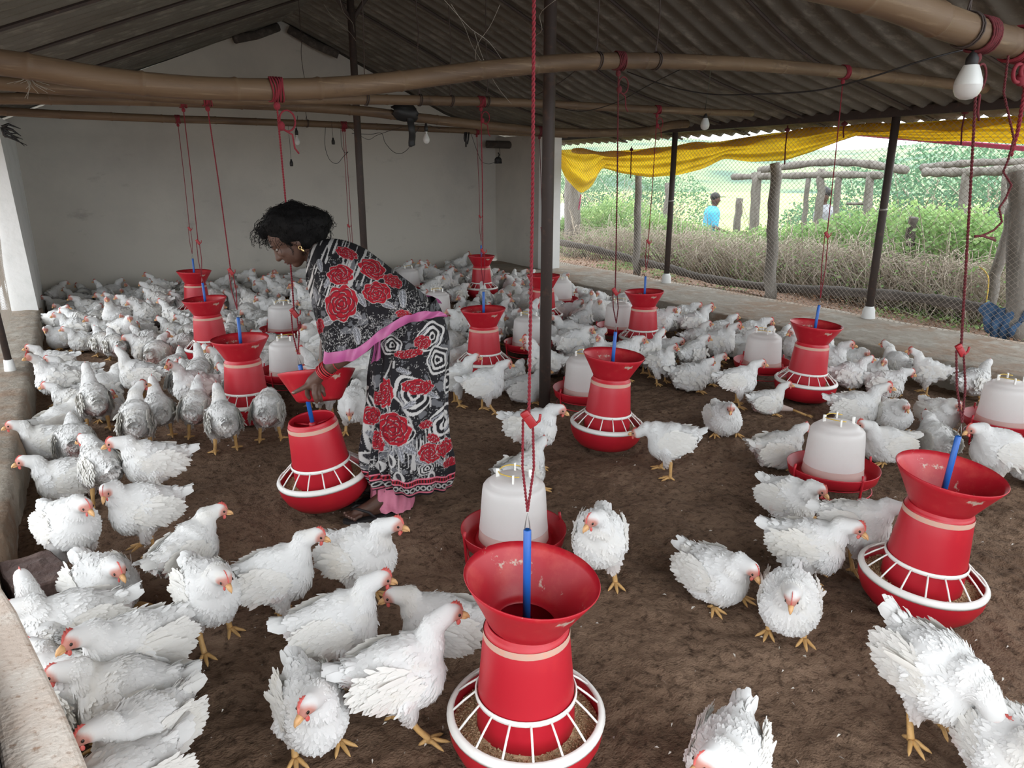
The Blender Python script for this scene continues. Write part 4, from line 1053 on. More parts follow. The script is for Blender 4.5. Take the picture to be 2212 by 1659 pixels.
    if lod > 0.9:
        L = np.interp(pr, [0, 0.4, 1.2, 2, 3, 4, 5], [0.004, 0.006, 0.010, 0.013, 0.016, 0.019, 0.026])*rng.uniform(0.7, 1.3, K)
        W = L*rng.uniform(0.42, 0.62, K)
        patch = np.clip((fbm(P[:, 0]*26+seed, P[:, 2]*26+P[:, 1]*21, seed+40, 3)-0.44)*4, 0, 1)
        lift = np.interp(pr, [0, 1, 3, 4, 5], [0.00, 0.00, 0.01, 0.03, 0.10])*rng.uniform(-0.5, 1.6, K)*(1-0.75*al)+patch*0.06*rng.random(K)*(1-al)-0.03+(rng.random(K) < 0.012)*0.22
        D = D+np.cross(N, D)*((vnoise(P[:, 0]*30+seed, P[:, 2]*30+P[:, 1]*20, seed+5)-0.5)*0.9)[:, None]
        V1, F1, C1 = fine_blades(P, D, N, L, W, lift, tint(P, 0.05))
        F1 = [[q+n for q in f] for f in F1]
    else:
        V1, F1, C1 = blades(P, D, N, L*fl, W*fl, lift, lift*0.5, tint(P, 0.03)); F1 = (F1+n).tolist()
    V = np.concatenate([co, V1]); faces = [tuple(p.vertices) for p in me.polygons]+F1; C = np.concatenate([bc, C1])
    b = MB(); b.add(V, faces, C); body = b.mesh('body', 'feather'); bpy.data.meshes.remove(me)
    parts = [('body', body)]
    # wings
    for s in (-1, 1):
        sh = B(0.070, s*0.070*fat*wide, 0.030); wr = rotm('x', s*0.20)
        WR = Ry@rotm('z', s*0.03)@wr@rotm('y', 0.16)
        wc = B(-0.020, s*(0.077 if lod < 0.9 else 0.074)*fat*wide, 0.014)
        wb = MB(); wb.ell(wc, (0.080, 0.0095, 0.046) if lod < 0.9 else (0.070, 0.006, 0.036), WR, 20, 12); wv = wb.v[0]
        b2 = MB(); b2.add(wv, wb.f, tint(wv, 0))
        T = lambda x, z, o=0.009: wc+WR@np.array([x, s*o, z])
        rows = [(9, 0.060, 0.026, -0.004, 0.02, 0.034, 0.2), (9, 0.050, 0.030, 0.030, -0.02, 0.030, 0.25), (10, 0.034, 0.024, 0.055, 0.0, 0.030, 0.3), (8, 0.026, 0.020, 0.075, 0.0, 0.02, 0.3)]
        PP = []; DD = []; NN = []; LL = []; WW = []; LF = []
        # long flight feathers fanning to the wing tip
        for i in range(10):
            f = i/9; PP.append(T(0.045-0.085*f, 0.030-0.052*f+0.0, 0.0085)); DD.append(WR@np.array([-1, s*(-0.05), -0.10-0.18*f+rng.normal()*0.05])); LL.append((0.088-0.028*f)*rng.uniform(0.92, 1.05)); WW.append(0.022 if lod < 0.9 else 0.015); LF.append(0.0)
        for r, (x0, z0, z1, ln, kx) in enumerate([] if lod > 0.9 else [(0.05, 0.032, -0.034, 0.052, 11), (0.062, 0.036, -0.030, 0.036, 11), (0.075, 0.030, -0.022, 0.026, 9)]):
            for i in range(kx):
                f = i/(kx-1); PP.append(T(x0-0.055*(1-abs(f-0.4)*1.1)+(0.03*r), z0+(z1-z0)*f, 0.0095)); DD.append(WR@np.array([-1, 0, -0.12+rng.normal()*0.16])); LL.append(ln*rng.uniform(0.85, 1.2)); WW.append(0.024-0.003*r); LF.append(0.015)
        for i in range(int(110*lod) if lod < 0.9 else 0):
            a, c = rng.uniform(-0.9, 0.9), rng.uniform(-0.85, 0.85)
            if a*a+c*c > 0.9: continue
            PP.append(T(a*0.085, c*0.044, 0.0095*math.sqrt(max(0, 1-a*a-c*c))+0.001)); DD.append(WR@np.array([-1, 0, -0.1+rng.normal()*0.2])); LL.append(rng.uniform(0.014, 0.026)); WW.append(0.019); LF.append(0.02)
        PP = np.array(PP); kk = len(PP); NN = np.tile(WR@np.array([0, s*1.0, 0.0]), (kk, 1))+rng.normal(size=(kk, 3))*0.12; NN /= np.linalg.norm(NN, axis=1)[:, None]
        v_, f_, c_ = blades(PP, np.array(DD), NN, np.array(LL), np.array(WW), np.array(LF), np.array(LF)*0.4, tint(PP, 0.07)*np.array([1.0, 0.985, 0.955]))
        b2.add(v_, f_, c_)
        if lod > 0.9:
            K2 = 1100; rr_ = np.sqrt(rng.random(K2)); an_ = rng.uniform(0, 2*PI, K2); a_ = rr_*np.cos(an_)*0.98; c2 = rr_*np.sin(an_)*0.98
            P2 = wc+(np.stack([a_*0.076*(1+0.10*rng.normal(size=K2)), s*(0.0085*np.sqrt(np.clip(1-rr_**2, 0, 1))+0.0005+0.0015*rng.random(K2)), c2*0.042*(1+0.14*rng.normal(size=K2))], -1))@WR.T
            D2 = np.stack([np.full(K2, -1.0), np.zeros(K2), -0.15-0.45*np.clip(-c2, 0, 1)-0.2*(a_ < 0)*(-a_)+rng.normal(size=K2)*0.20], -1)@WR.T
            N2 = np.stack([a_*0.10, np.full(K2, s*1.0), c2*0.25], -1)@WR.T+rng.normal(size=(K2, 3))*0.06; N2 /= np.linalg.norm(N2, axis=1)[:, None]
            L2_ = np.interp(a_, [-1, 0, 1], [0.040, 0.030, 0.018])*rng.uniform(0.75, 1.25, K2)
            v_, f_, c_ = fine_blades(P2, D2, N2, L2_, L2_*0.34, rng.uniform(-0.06, 0.06, K2), tint(P2, 0.06)*np.array([1.0, 0.985, 0.955])); b2.add(v_, f_, c_)
        parts.append(('wing', b2.mesh('wing', 'feather')))
    # tail
    PP = []; DD = []; NN = []; LL = []; WW = []
    tb = B(-0.118, 0, 0.046)
    for i in range(13):
        f = (i-6)/6; PP.append(tb+Ry@np.array([0.012*rng.random(), f*0.020, -abs(f)*0.008])); d = Ry@np.array([-1, f*0.65, 0.85-0.30*abs(f)+rng.normal()*0.05]); DD.append(d); NN.append(Ry@np.array([0.45, f*1.3, 1.0-abs(f)*0.4])); LL.append(0.078*rng.uniform(0.85, 1.1)); WW.append(0.024)
    for i in range(int(60*lod)):
        f = rng.uniform(-1, 1); g = rng.uniform(-1, 1); PP.append(tb+Ry@np.array([0.022*rng.random(), f*0.026, g*0.024])); DD.append(Ry@np.array([-1, f*0.5, 0.25+0.4*g+rng.normal()*0.2])); NN.append(Ry@np.array([0.2, f, g+0.15])); LL.append(rng.uniform(0.018, 0.036)); WW.append(0.018 if lod < 0.9 else 0.010)
    NN = np.array(NN); NN /= np.linalg.norm(NN, axis=1)[:, None]; kk = len(PP)
    v_, f_, c_ = blades(np.array(PP), np.array(DD), NN, np.array(LL), np.array(WW), np.full(kk, 0.05), np.full(kk, 0.15), tint(np.array(PP)+[0.05, 0, 0.02], 0.06))
    b3 = MB(); b3.add(v_, f_, c_); parts.append(('tail', b3.mesh('tail', 'feather')))
    # comb, beak, wattle, eyes
    cb = MB(); k = 11; xs = np.linspace(-0.004, 0.034, k)
    tops = 0.0155+np.array([0, 3, 6, 5, 9, 6, 9, 6, 7, 4, 0])*0.0013*(0.6+1.0*rng.random())
    for s in (-1, 1):
        pass
    base = 0.0225-np.clip((xs-0.010), 0, 1)*0.42
    tops = np.maximum(base+0.001, base+(tops-0.0155))
    Vc = []
    for i in range(k):
        Vc += [hd+HR@np.array([xs[i], -0.0022, base[i]-0.003]), hd+HR@np.array([xs[i]-0.002, 0, tops[i]]), hd+HR@np.array([xs[i], 0.0022, base[i]-0.003])]
    Fc = []
    for i in range(k-1):
        for j in range(2): Fc.append([i*3+j, i*3+j+1, (i+1)*3+j+1, (i+1)*3+j])
    cb.add(Vc, Fc); parts.append(('comb', cb.mesh('comb', 'comb')))
    bk = MB(); tip = hd+HR@np.array([0.056, 0, -0.011]); r0 = hd+HR@np.array([0.032, 0, -0.001]); r1 = hd+HR@np.array([0.046, 0, -0.002])
    bk.tube([r0, r1, hd+HR@np.array([0.053, 0, -0.006]), tip], [0.0088, 0.0062, 0.0034, 0.0006], 8)
    bk.tube([hd+HR@np.array([0.032, 0, -0.009]), hd+HR@np.array([0.044, 0, -0.010]), hd+HR@np.array([0.051, 0, -0.0105])], [0.006, 0.0042, 0.001], 8)
    parts.append(('beak', bk.mesh('beak', 'beak')))
    wa = MB()
    for s in (-1, 1): wa.ell(hd+HR@np.array([0.026, s*0.006, -0.020]), (0.006, 0.0028, 0.008), HR, 10, 8)
    parts.append(('wattle', wa.mesh('wattle', 'comb')))
    for s in (-1, 1):
        e = MB(); e.ell(hd+HR@np.array([0.0205, s*0.0168, 0.004]), (0.0045, 0.0022, 0.0042), HR, 10, 8); parts.append(('eye', e.mesh('eye', 'eye')))
    # legs
    for s in (-1, 1):
        l = MB()
        if pose == 'sit':
            f0 = np.array([0.060+0.01*rng.normal(), s*0.062, 0.010])
            ang0 = s*0.25
        else:
            st = {'stand': (0.0, 0.0), 'low': (0.01, 0.01), 'step': (0.045, -0.035)}[pose][0 if s < 0 else 1]
            hock = np.array([0.012+st*0.4-0.012, s*0.048, max(bz-0.098, 0.045)]); f0 = np.array([0.020+st, s*0.052, 0.011])
            if s > 0 and pose == 'stand': f0 = f0+np.array([-0.018, 0.004, 0])
            l.tube([hock+np.array([0.012, 0, 0.03]), hock, hock*0.5+f0*0.5+np.array([-0.002, 0, 0]), f0+np.array([-0.002, 0, 0.010]), f0], [0.013, 0.0100, 0.0078, 0.0085, 0.0095], 10)
            ang0 = s*0.18
        for a, ln in ((ang0, 0.052), (ang0+0.62, 0.044), (ang0-0.62, 0.044), (ang0+PI-0.2*s, 0.024)):
            d = np.array([math.cos(a), math.sin(a), 0])
            l.tube([f0, f0+d*ln*0.35+np.array([0, 0, 0.003]), f0+d*ln*0.7+np.array([0, 0, -0.002]), f0+d*ln*0.93+np.array([0, 0, -0.004]), f0+d*ln*1.15+np.array([0, 0, -0.007])], [0.0072, 0.0060, 0.0052, 0.0042, 0.0008], 8)
        parts.append(('leg', l.mesh('leg', 'hen_leg')))
    HEN[key] = parts
    return parts

HENS = []
def place_hen(P, rz, parts, label, group, scale=1.0, detail=True):
    t = empty('hen', (P[0], P[1], P[2] if len(P) > 2 else 0.0), rz, label, 'chicken', group)
    t.scale = (scale*0.94, scale*1.05, scale*1.06)
    for nm, me in parts:
        if not detail and nm in ('eye', 'wattle'): continue
        obj(nm, me, t)
    HENS.append((P[0], P[1], 0.13))
    return t
# px, py of the spot on the litter under the body, heading seen in plan (0 = picture right, 90 = away, 180 = left, 270 = towards the camera),
# pose, neck, head turn (deg), head pitch (deg), scale, label
NEAR = [
 (168, 1232, 292, 'stand', 0.15, 5, 25, 1.05, 'puffed-up white hen standing just behind the stone block, beak down on its chest'),
 (325, 1192, 190, 'stand', 0.35, 60, 30, 1.02, 'white hen by the left curb, face turned to the camera, tail raised to the right'),
 (345, 1083, 183, 'stand', 0.25, 0, 12, 1.05, 'white hen with a long white tail looking left, behind the hen with the turned face'),
 (150, 1075, 183, 'sit', 0.45, 0, 12, 1.02, 'white hen resting against the left curb looking left, beside a bare-rumped hen'),
 (232, 1088, 105, 'stand', 0.0, 30, 20, 1.0, 'rear-facing hen with a raw bare rump, right of the hen resting at the curb'),
 (232, 1318, 288, 'sit', 0.25, 0, 22, 1.08, 'round white hen resting right beside the stone block, its red comb toward the camera'),
 (418, 1290, 35, 'stand', 0.15, -40, 15, 0.98, 'white hen whose head and shoulder peep out behind another standing hen'),
 (465, 1385, 287, 'step', 0.15, 5, 30, 1.02, 'white hen walking toward the camera with both spread yellow feet in view'),
 (607, 1348, 355, 'stand', 0.45, -10, 20, 1.0, 'white hen standing on one visible leg, looking right, between two hens below the held feeder'),
 (785, 1308, 318, 'stand', 0.55, 20, 12, 1.06, 'tall puffed white hen with a red wattle standing just below the feet of the woman'),
 (735, 1468, 358, 'stand', 0.55, 0, 18, 1.0, 'white hen with a cocked tail, looking right, behind the two hens near the lower edge'),
 (955, 1425, 172, 'low', 0.20, 15, 18, 1.0, 'white hen with a red comb crouching and facing left, tail against the nearest feeder'),
 (868, 1585, 5, 'step', 0.80, 0, 15, 1.04, 'white hen striding right with raised neck and spread yellow feet, beside the nearest feeder'),
 (680, 1612, 282, 'low', 0.25, -60, 28, 1.04, 'white hen crouching toward the camera with its head turned down, left of the striding hen'),
 (1292, 1262, 268, 'stand', 0.45, -35, 28, 1.05, 'round white hen standing alone just right of the nearest feeder, head turned left'),
 (1540, 1290, 322, 'sit', 0.0, 0, 38, 1.02, 'hunched white hen with its red comb near the litter, alone on the right floor'),
 (1738, 1245, 350, 'low', 0.30, -10, 26, 1.06, 'white hen with an orange comb looking right, wing folded, left of the large right feeder'),
 (1838, 1222, 350, 'stand', 0.0, 20, 20, 0.98, 'white hen whose front is hidden behind the drum of the large right feeder'),
 (1697, 1368, 272, 'low', 0.10, 0, 45, 1.0, 'white hen facing the camera, red comb seen from the front, below one looking right'),
 (1702, 1118, 325, 'sit', 0.15, 0, 28, 0.98, 'white hen with a red face resting just below the red legs of the drinker'),
 (1990, 1585, 322, 'stand', -0.62, 0, 25, 1.08, 'big white hen bending down on one thick yellow leg, below the large right feeder'),
 (2150, 1700, 300, 'low', 0.2, 10, 30, 1.0, 'white hen cut by the lower right corner of the picture'),
 (1562, 1735, 262, 'low', 0.15, -40, 25, 1.03, 'white hen cut by the lower edge of the picture, head turned down to the left'),
 (1446, 1028, 168, 'step', -0.55, 0, 5, 1.0, 'white hen on long legs pecking into the feeder right of the tall black post'),
 (1560, 935, 290, 'sit', 0.25, -20, 22, 0.98, 'white hen resting alone behind the hen that pecks at the feeder'),
 (1655, 893, 20, 'sit', 0.75, -15, 5, 0.82, 'small thin hen with an upright neck sitting with one leg stretched out to the right'),
 (1843, 915, 8, 'sit', 0.65, 0, 8, 1.08, 'white hen with a red comb and long ragged tail, just behind the large right drinker'),
 (1925, 925, 295, 'sit', 0.1, 0, 25, 0.95, 'white hen seen from the front between a long-tailed hen and the right feeder\'s rope'),
 (1590, 878, 5, 'stand', 0.5, -5, 15, 0.95, 'dirty pinkish hen with ruffled wing standing left of the feeder at the right curb'),
 (1677, 1008, 28, 'sit', 0.3, 25, 5, 1.0, 'white hen turned away, resting against the left side of the large right drinker'),
 (1908, 995, 215, 'sit', 0.3, -10, 12, 1.0, 'white hen resting right of the drinker and looking left toward it'),
 (2022, 925, 305, 'sit', 0.2, 15, 28, 0.98, 'white hen with an orange beak pointing down, behind the doubled rope at the right'),
 (2015, 985, 118, 'sit', 0.1, 0, 15, 0.98, 'white hen turned away, sitting in front of the orange-beaked one behind the doubled rope'),
 (2145, 1055, 205, 'stand', 0.0, 20, 20, 1.05, 'white hen standing behind the funnel of the large right feeder'),
 (2225, 1040, 320, 'sit', 0.2, 0, 20, 1.0, 'white hen cut by the right edge below the edge drinker'),
 (1150, 1000, 335, 'step', 0.25, 10, 22, 1.06, 'white hen stepping right with its wing raised, behind the cleat of the nearest rope'),
 (1128, 1060, 40, 'sit', 0.45, 20, 8, 1.0, 'white hen sitting right behind the drinker with the yellow handle wire'),
 (1048, 892, 3, 'step', 0.5, 0, 15, 1.02, 'white hen walking right with spread feet beside the skirt of the woman'),
 (1135, 868, 8, 'sit', 0.45, 0, 10, 0.98, 'white hen with a red face resting left of the tall black post'),
 (985, 876, 8, 'stand', 0.6, 0, 10, 0.98, 'white hen standing close against the skirt of the woman, looking right'),
 (768, 935, 262, 'stand', -0.6, 0, 35, 0.98, 'white hen with its head down between the woman\'s skirt and her feeder'),
 (585, 955, 80, 'stand', -0.5, 0, 30, 1.0, 'white hen seen from behind with yellow feet apart, left of the woman\'s feeder'),
 (490, 978, 95, 'stand', 0.75, 0, 5, 1.0, 'rear-facing hen with raised neck and dirty rump, below the feeders at the left'),
 (432, 948, 75, 'stand', 0.6, 0, 5, 0.98, 'white hen seen from behind beside the dirty-rumped hen below the left feeders'),
 (305, 985, 85, 'stand', 0.8, -60, 5, 1.05, 'white hen seen from behind, its face turned right and a fluffy pale rump'),
 (352, 950, 95, 'stand', 0.8, 0, 0, 0.95, 'white hen facing away with a stretched neck, partly behind the fluffy-rumped hen'),
 (215, 935, 95, 'stand', 0.95, 0, 0, 1.05, 'white hen facing away with the tallest neck in the group by the left curb'),
 (138, 945, 30, 'sit', 0.1, 0, 10, 1.0, 'white hen pressed to the left curb with a ruffled back, behind two looking left'),
 (112, 990, 185, 'sit', 0.5, 0, 10, 1.0, 'white hen at the left curb with its orange beak over the edge, looking left'),
 (168, 992, 88, 'sit', 0.2, 0, 10, 1.0, 'white hen turned away, sitting right of the orange-beaked hen at the left curb'),
 (312, 872, 165, 'stand', 0.85, -60, 0, 1.04, 'tall white hen on yellow legs in the gap left of the feeders, head turned away'),
 (170, 838, 178, 'sit', 0.5, 0, 8, 1.04, 'hen with a bare pink rump resting on yellow toes by the left curb, looking left'),
 (122, 808, 178, 'sit', 0.6, 0, 8, 0.98, 'white hen resting right at the left curb, head above the hen with the pink rump'),
 (138, 752, 200, 'sit', 0.1, 60, 20, 1.0, 'white hen curled up at the left curb, tucking its face toward the camera'),
 (182, 1425, 185, 'low', 0.1, -30, 20, 1.05, 'white hen in the lower left heap with its tail just below the round resting hen'),
 (112, 1452, 100, 'low', 0.7, 0, 5, 1.0, 'dusky white hen with an upright neck at the far left of the lower heap'),
 (312, 1485, 202, 'low', 0.25, 10, 10, 1.10, 'white hen with a spread frayed tail and bare red rump in the lower left heap'),
 (170, 1552, 120, 'sit', 0.1, 0, 15, 1.0, 'dusky hen half hidden by the slanting wall end, face turned away'),
 (290, 1568, 162, 'sit', 0.2, 10, 15, 1.05, 'long white hen lying between the frayed-tail hen and the lowest one at the left'),
 (330, 1668, 214, 'low', 0.3, -10, 15, 0.95, 'largest white hen at the lower left, its red comb at the wall end'),
 (270, 1785, 205, 'sit', 0.0, 0, 15, 1.05, 'white hen at the very bottom left, only its back in the picture'),
 (1842, 1108, 30, 'sit', 0.0, 0, 10, 0.01, ''),
]
for i, (px, py, hd_, pose, nk, yw, pt_, sc, lb) in enumerate(NEAR):
    if sc < 0.1: continue
    P = G(px, py)
    parts = hen_parts(pose, nk, math.radians(yw), math.radians(pt_), i+1, 1.0)
    place_hen((P[0], P[1], 0.0), heading(P, hd_), parts, lb, 'hens standing or resting in the open', sc*1.0)
# the small thin hen's stretched leg
th_ = [o for o in bpy.data.objects if 'one leg stretched' in str(o.get('label', ''))][0]
rz_ = th_.rotation_euler[2]; o_ = np.array(th_.location); Ri = rotm('z', -rz_)
def loc_(p): return Ri@(np.array(p)-o_)/np.array(th_.scale)
A_ = o_+np.array([0, 0, 0.05])+CR*0.03; K_ = G(1712, 885, 0.03); F_ = G(1742, 897, 0.012)
mb = MB(); mb.tube([loc_(A_), loc_((A_+K_)/2), loc_(K_)], [0.034, 0.026, 0.012], 10); fl_ = mb.build('thigh', 'feather', th_); mb = None
cc = fl_.data.color_attributes.new('tint', 'FLOAT_COLOR', 'POINT'); cc.data.foreach_set('color', [0.62, 0.50, 0.45, 1.0]*len(fl_.data.vertices))
mb = MB(); mb.tube([loc_(K_), loc_(F_)], [0.009, 0.008], 8); d_ = nrm(loc_(F_)-loc_(K_)); d_[2] = 0
for a_ in (-0.5, 0, 0.5): mb.tube([loc_(F_), loc_(F_)+rotm('z', a_)@d_*0.03, loc_(F_)+rotm('z', a_)@d_*0.055+np.array([0, 0, -0.006])], [0.007, 0.0055, 0.001], 8)
mb.build('leg', 'hen_leg', th_)
# crowd
VAR = []
for (pose, nk, yw, pt_) in [('sit', 0.5, 0, 10), ('sit', 0.1, 25, 25), ('sit', 0.7, -30, 5), ('sit', 0.3, 50, 15), ('sit', 0.0, -20, 30), ('low', 0.6, 20, 8), ('stand', 0.7, 0, 5), ('stand', 0.3, -40, 20), ('sit', 0.45, -60, 12), ('low', 0.2, 0, 25), ('stand', 0.9, 30, 0), ('sit', 0.85, 10, 0)]:
    VAR.append((pose, nk, hen_parts(pose, nk, math.radians(yw), math.radians(pt_), 100+len(VAR), 0.75)))
def inside(poly, x, y):
    c = False; n = len(poly)
    for i in range(n):
        x1, y1 = poly[i]; x2, y2 = poly[(i+1) % n]
        if (y1 > y) != (y2 > y) and x < (x2-x1)*(y-y1)/(y2-y1)+x1: c = not c
    return c
def topix(P):
    d = np.array(P)-ORG; z = d@CF
    return 1106+FPX*(d@CR)/z, 829.5-FPX*(d@CU)/z
POLY = {
 'left': [(100, 655), (400, 640), (700, 620), (820, 608), (820, 880), (700, 900), (600, 860), (520, 880), (430, 905), (380, 860), (360, 800), (290, 790), (120, 745)],
 'curbleft': [(95, 860), (190, 850), (260, 880), (250, 960), (90, 930)],
 'back': [(820, 606), (1070, 588), (1210, 600), (1215, 640), (1080, 660), (960, 650), (820, 700)],
 'middle': [(960, 690), (1190, 640), (1190, 850), (1000, 830), (960, 780)],
 'right': [(1195, 612), (1552, 688), (1820, 745), (1840, 815), (1740, 815), (1650, 830), (1500, 845), (1330, 835), (1200, 845)],
 'curbright': [(1780, 752), (2120, 812), (2212, 835), (2212, 870), (2090, 870), (1950, 860), (1790, 850)],
}
ZONE = {
 'left': 'the crowd between the left curb and the bending woman', 'curbleft': 'the group pressed along the left curb',
 'back': 'the far crowd along the end wall behind the woman', 'middle': 'the crowd between the woman and the tall black post',
 'right': 'the crowd between the tall black post and the right curb', 'curbright': 'the row of birds along the right curb below the mesh wall'}
taken = [(a, b, 0.135) for a, b, _ in HENS]+[(a, b, 0.24) for a, b, _ in PANS]+[(2.43, 3.63, 0.14), (2.46, 6.95, 0.1)]+[(1.05, 2.85, 0.3)]
cand = 0; made = 0; CROWD = []
r2 = np.random.default_rng(11)
for zone, poly in POLY.items():
    xs = [p[0] for p in poly]; ys_ = [p[1] for p in poly]
    W_ = [G(x, y) for x, y in poly]
    x0, x1 = min(w[0] for w in W_), max(w[0] for w in W_); y0, y1 = min(w[1] for w in W_), max(w[1] for w in W_)
    tries = int((x1-x0)*(y1-y0)*420)
    for k in range(tries):
        x, y = r2.uniform(x0, x1), r2.uniform(y0, y1)
        if not (XL+0.11 < x < XI-0.13 and y < YB-0.14): continue
        if x > XC-0.15 and y > 8.5: continue
        px, py = topix((x, y, 0))
        if not inside(poly, px, py): continue
        rad = 0.118
        if any((x-a)**2+(y-b)**2 < (r+rad)**2*(0.80 if r < 0.2 else 1.0) for a, b, r in taken): continue
        pr = 0.93 if zone != 'middle' else 0.85
        if r2.random() > pr: taken.append((x, y, 0.02)); continue
        taken.append((x, y, rad))
        vi = int(r2.integers(len(VAR))); pose, nk, parts = VAR[vi]
        h = r2.uniform(0, 360)
        if r2.random() < 0.45: h = r2.normal(180, 40) if zone in ('left', 'curbleft') else r2.normal(0, 50)
        P = (x, y, 0)
        hh = h % 360
        look = 'facing right' if (hh < 45 or hh > 315) else ('turned away' if hh < 135 else ('facing left' if hh < 225 else 'facing the camera'))
        how = {'sit': 'resting', 'low': 'crouching', 'stand': 'standing'}[pose]
        t = place_hen((x, y, 0.0), heading(P, h), parts, 'hen', None, r2.uniform(0.88, 1.06), detail=(y < 5.0))
        CROWD.append((x, y, how, look, t))
        made += 1
LM = [(FEED[k][0], FEED[k][1], n) for k, n in enumerate(['nearest feeder', 'feeder held by the woman', 'large right feeder', 'feeder right of the black post', 'feeder before the right curb', 'feeder below the yellow sheet', 'feeder left of the black post', 'feeder behind the black post', 'far corner feeder', 'front feeder of the left line', 'middle feeder of the left line', 'last feeder of the left line', 'feeder behind the woman'])]
LM += [(DRINK[k][0], DRINK[k][1], n) for k, n in enumerate(['drinker by the large right feeder', 'drinker behind the nearest feeder', 'drinker at the right edge', 'drinker near the right curb', 'drinker right of the black post', 'drinker left of the black post', 'drinker behind the black post', 'drinker below the yellow sheet', 'rear drinker left of the woman', 'drinker above the hand', 'furthest drinker', 'drinker behind the hip'])]
LM += [(3.4, 9.6, 'end wall foot behind the woman'), (4.6, 9.3, 'far right corner'), (0.4, 9.6, 'end wall foot at the left'), (1.9, 9.5, 'end wall foot below the hair'), (5.1, 6.0, 'right curb below the man'), (XL, 4.6, 'front part of the left curb'), (XL, 6.6, 'middle part of the left curb'), (-0.3, 8.9, 'white wall end'), (2.46, 6.95, 'forked post')]
ORD = ['closest', 'second closest', 'third closest', 'fourth closest', 'fifth closest', 'sixth closest', 'seventh closest', 'eighth closest', 'ninth closest', 'tenth closest', 'eleventh closest', 'twelfth closest', 'thirteenth closest', 'fourteenth closest', 'fifteenth closest', 'sixteenth closest', 'seventeenth closest', 'eighteenth closest', 'nineteenth closest', 'twentieth closest', 'outermost']
buck = {}
for (x, y, how, look, t) in CROWD:
    j = min(range(len(LM)), key=lambda q: (LM[q][0]-x)**2+(LM[q][1]-y)**2); dx, dy = x-LM[j][0], y-LM[j][1]
    r_ = dx*CR[0]+dy*CR[1]; b_ = dx*math.sin(YAW)+dy*math.cos(YAW)
    side = ('right of' if r_ > 0 else 'left of') if abs(r_) > abs(b_) else ('behind' if b_ > 0 else 'before')
    buck.setdefault((j, side), []).append((math.hypot(dx, dy), how, look, t))
for (j, side), L_ in buck.items():
    L_.sort(key=lambda q: q[0])
    for k, (d_, how, look, t) in enumerate(L_):
        lb = f'{ORD[min(k, 20)]} white hen {side} the {LM[j][2]}, {how}, {look}'
        if len(lb.split()) > 16: lb = f'{ORD[min(k, 20)]} hen {side} the {LM[j][2]}, {how}, {look}'
        tag(t, lb, None, 'hens around the '+LM[j][2])
for t in [o for o in bpy.data.objects if o.parent is None and o.get('label')]:
    if len(t['label'].split()) > 16: print('LONG', t['label'])
# loose down feathers lying on the litter
K = 260
mb = MB()
for k in range(K):
    px, py = r2.uniform(100, 2200), r2.uniform(880, 1650); P = G(px, py, 0.005)
    if not (XL < P[0] < XI): continue
    a = r2.uniform(0, 6.3); l = r2.uniform(0.003, 0.009); w = l*r2.uniform(0.15, 0.45); d = np.array([math.cos(a), math.sin(a), 0]); s = np.array([-d[1], d[0], 0])
    z = np.array([0, 0, 0.012]); P = np.array([P[0], P[1], 0.0])
    mb.add([P-d*l+z*0.4, P+s*w+z, P+d*l+z*0.8, P-s*w+z*0.7], [[0, 1, 2, 3]], (0.68, 0.64, 0.58))
tag(mb.build('down_feathers', 'feather'), 'tiny loose white feathers scattered over the brown litter', 'feathers', kind='stuff')

# ================================================================== THE WOMAN
W0 = G(862, 1098); wn_ = nrm([W0[0], W0[1], 0]); w_right = np.array([wn_[1], -wn_[0], 0])
def W(px, py, dd=0.0):
    d = ray(px, py); t = (wn_@W0[:3]+dd-wn_@ORG)/(wn_@d); return ORG+t*d
woman = empty('person', tuple(W0), 0, 'woman in a black, white and red rose-patterned sari bending over the feeder she holds', 'person')
WO = np.array(W0)
def wl(P): return np.array(P)-WO
def up_(v): return np.array([0, 0, v])
b = MB()
# head frame
Fd = -0.72*w_right+up_(-0.69); Fd = nrm(Fd); Sd = nrm(-wn_); Ud = nrm(np.cross(Sd, Fd)) 
if Ud[2] < 0: Ud = -Ud; 
HM = np.stack([Fd, Sd, Ud], 1)
HC = wl(W(630, 515, 0.0))
def hp(f, s, u): return HC+HM@np.array([f, s, u])
b.ell(hp(-0.012, 0, 0.022), (0.092, 0.072, 0.082), HM, 24, 16)
b.ell(hp(0.030, 0, -0.025), (0.056, 0.056, 0.070), HM, 20, 14)
b.ell(hp(0.052, 0, -0.078), (0.026, 0.026, 0.020), HM)
b.cap(hp(0.030, 0.030, -0.062), hp(-0.010, 0.052, -0.030), 0.020, 0.022); b.cap(hp(0.030, -0.030, -0.062), hp(-0.010, -0.052, -0.030), 0.020, 0.022)
b.cap(hp(0.074, 0, 0.016), hp(0.096, 0, -0.018), 0.009, 0.0125); b.ell(hp(0.086, 0.010, -0.022), (0.009, 0.007, 0.007)); b.ell(hp(0.086, -0.010, -0.022), (0.009, 0.007, 0.007))
b.cap(hp(0.068, 0.022, 0.024), hp(0.072, -0.022, 0.024), 0.014, 0.014)
b.ell(hp(0.058, 0.034, -0.014), (0.02, 0.018, 0.02), HM); b.ell(hp(0.058, -0.034, -0.014), (0.02, 0.018, 0.02), HM)
b.ell(hp(0.078, 0, -0.046), (0.012, 0.020, 0.008), HM); b.ell(hp(0.075, 0, -0.057), (0.012, 0.018, 0.008), HM)
for s in (-1, 1): b.ell(hp(-0.012, s*0.073, -0.010), (0.018, 0.008, 0.030), HM)
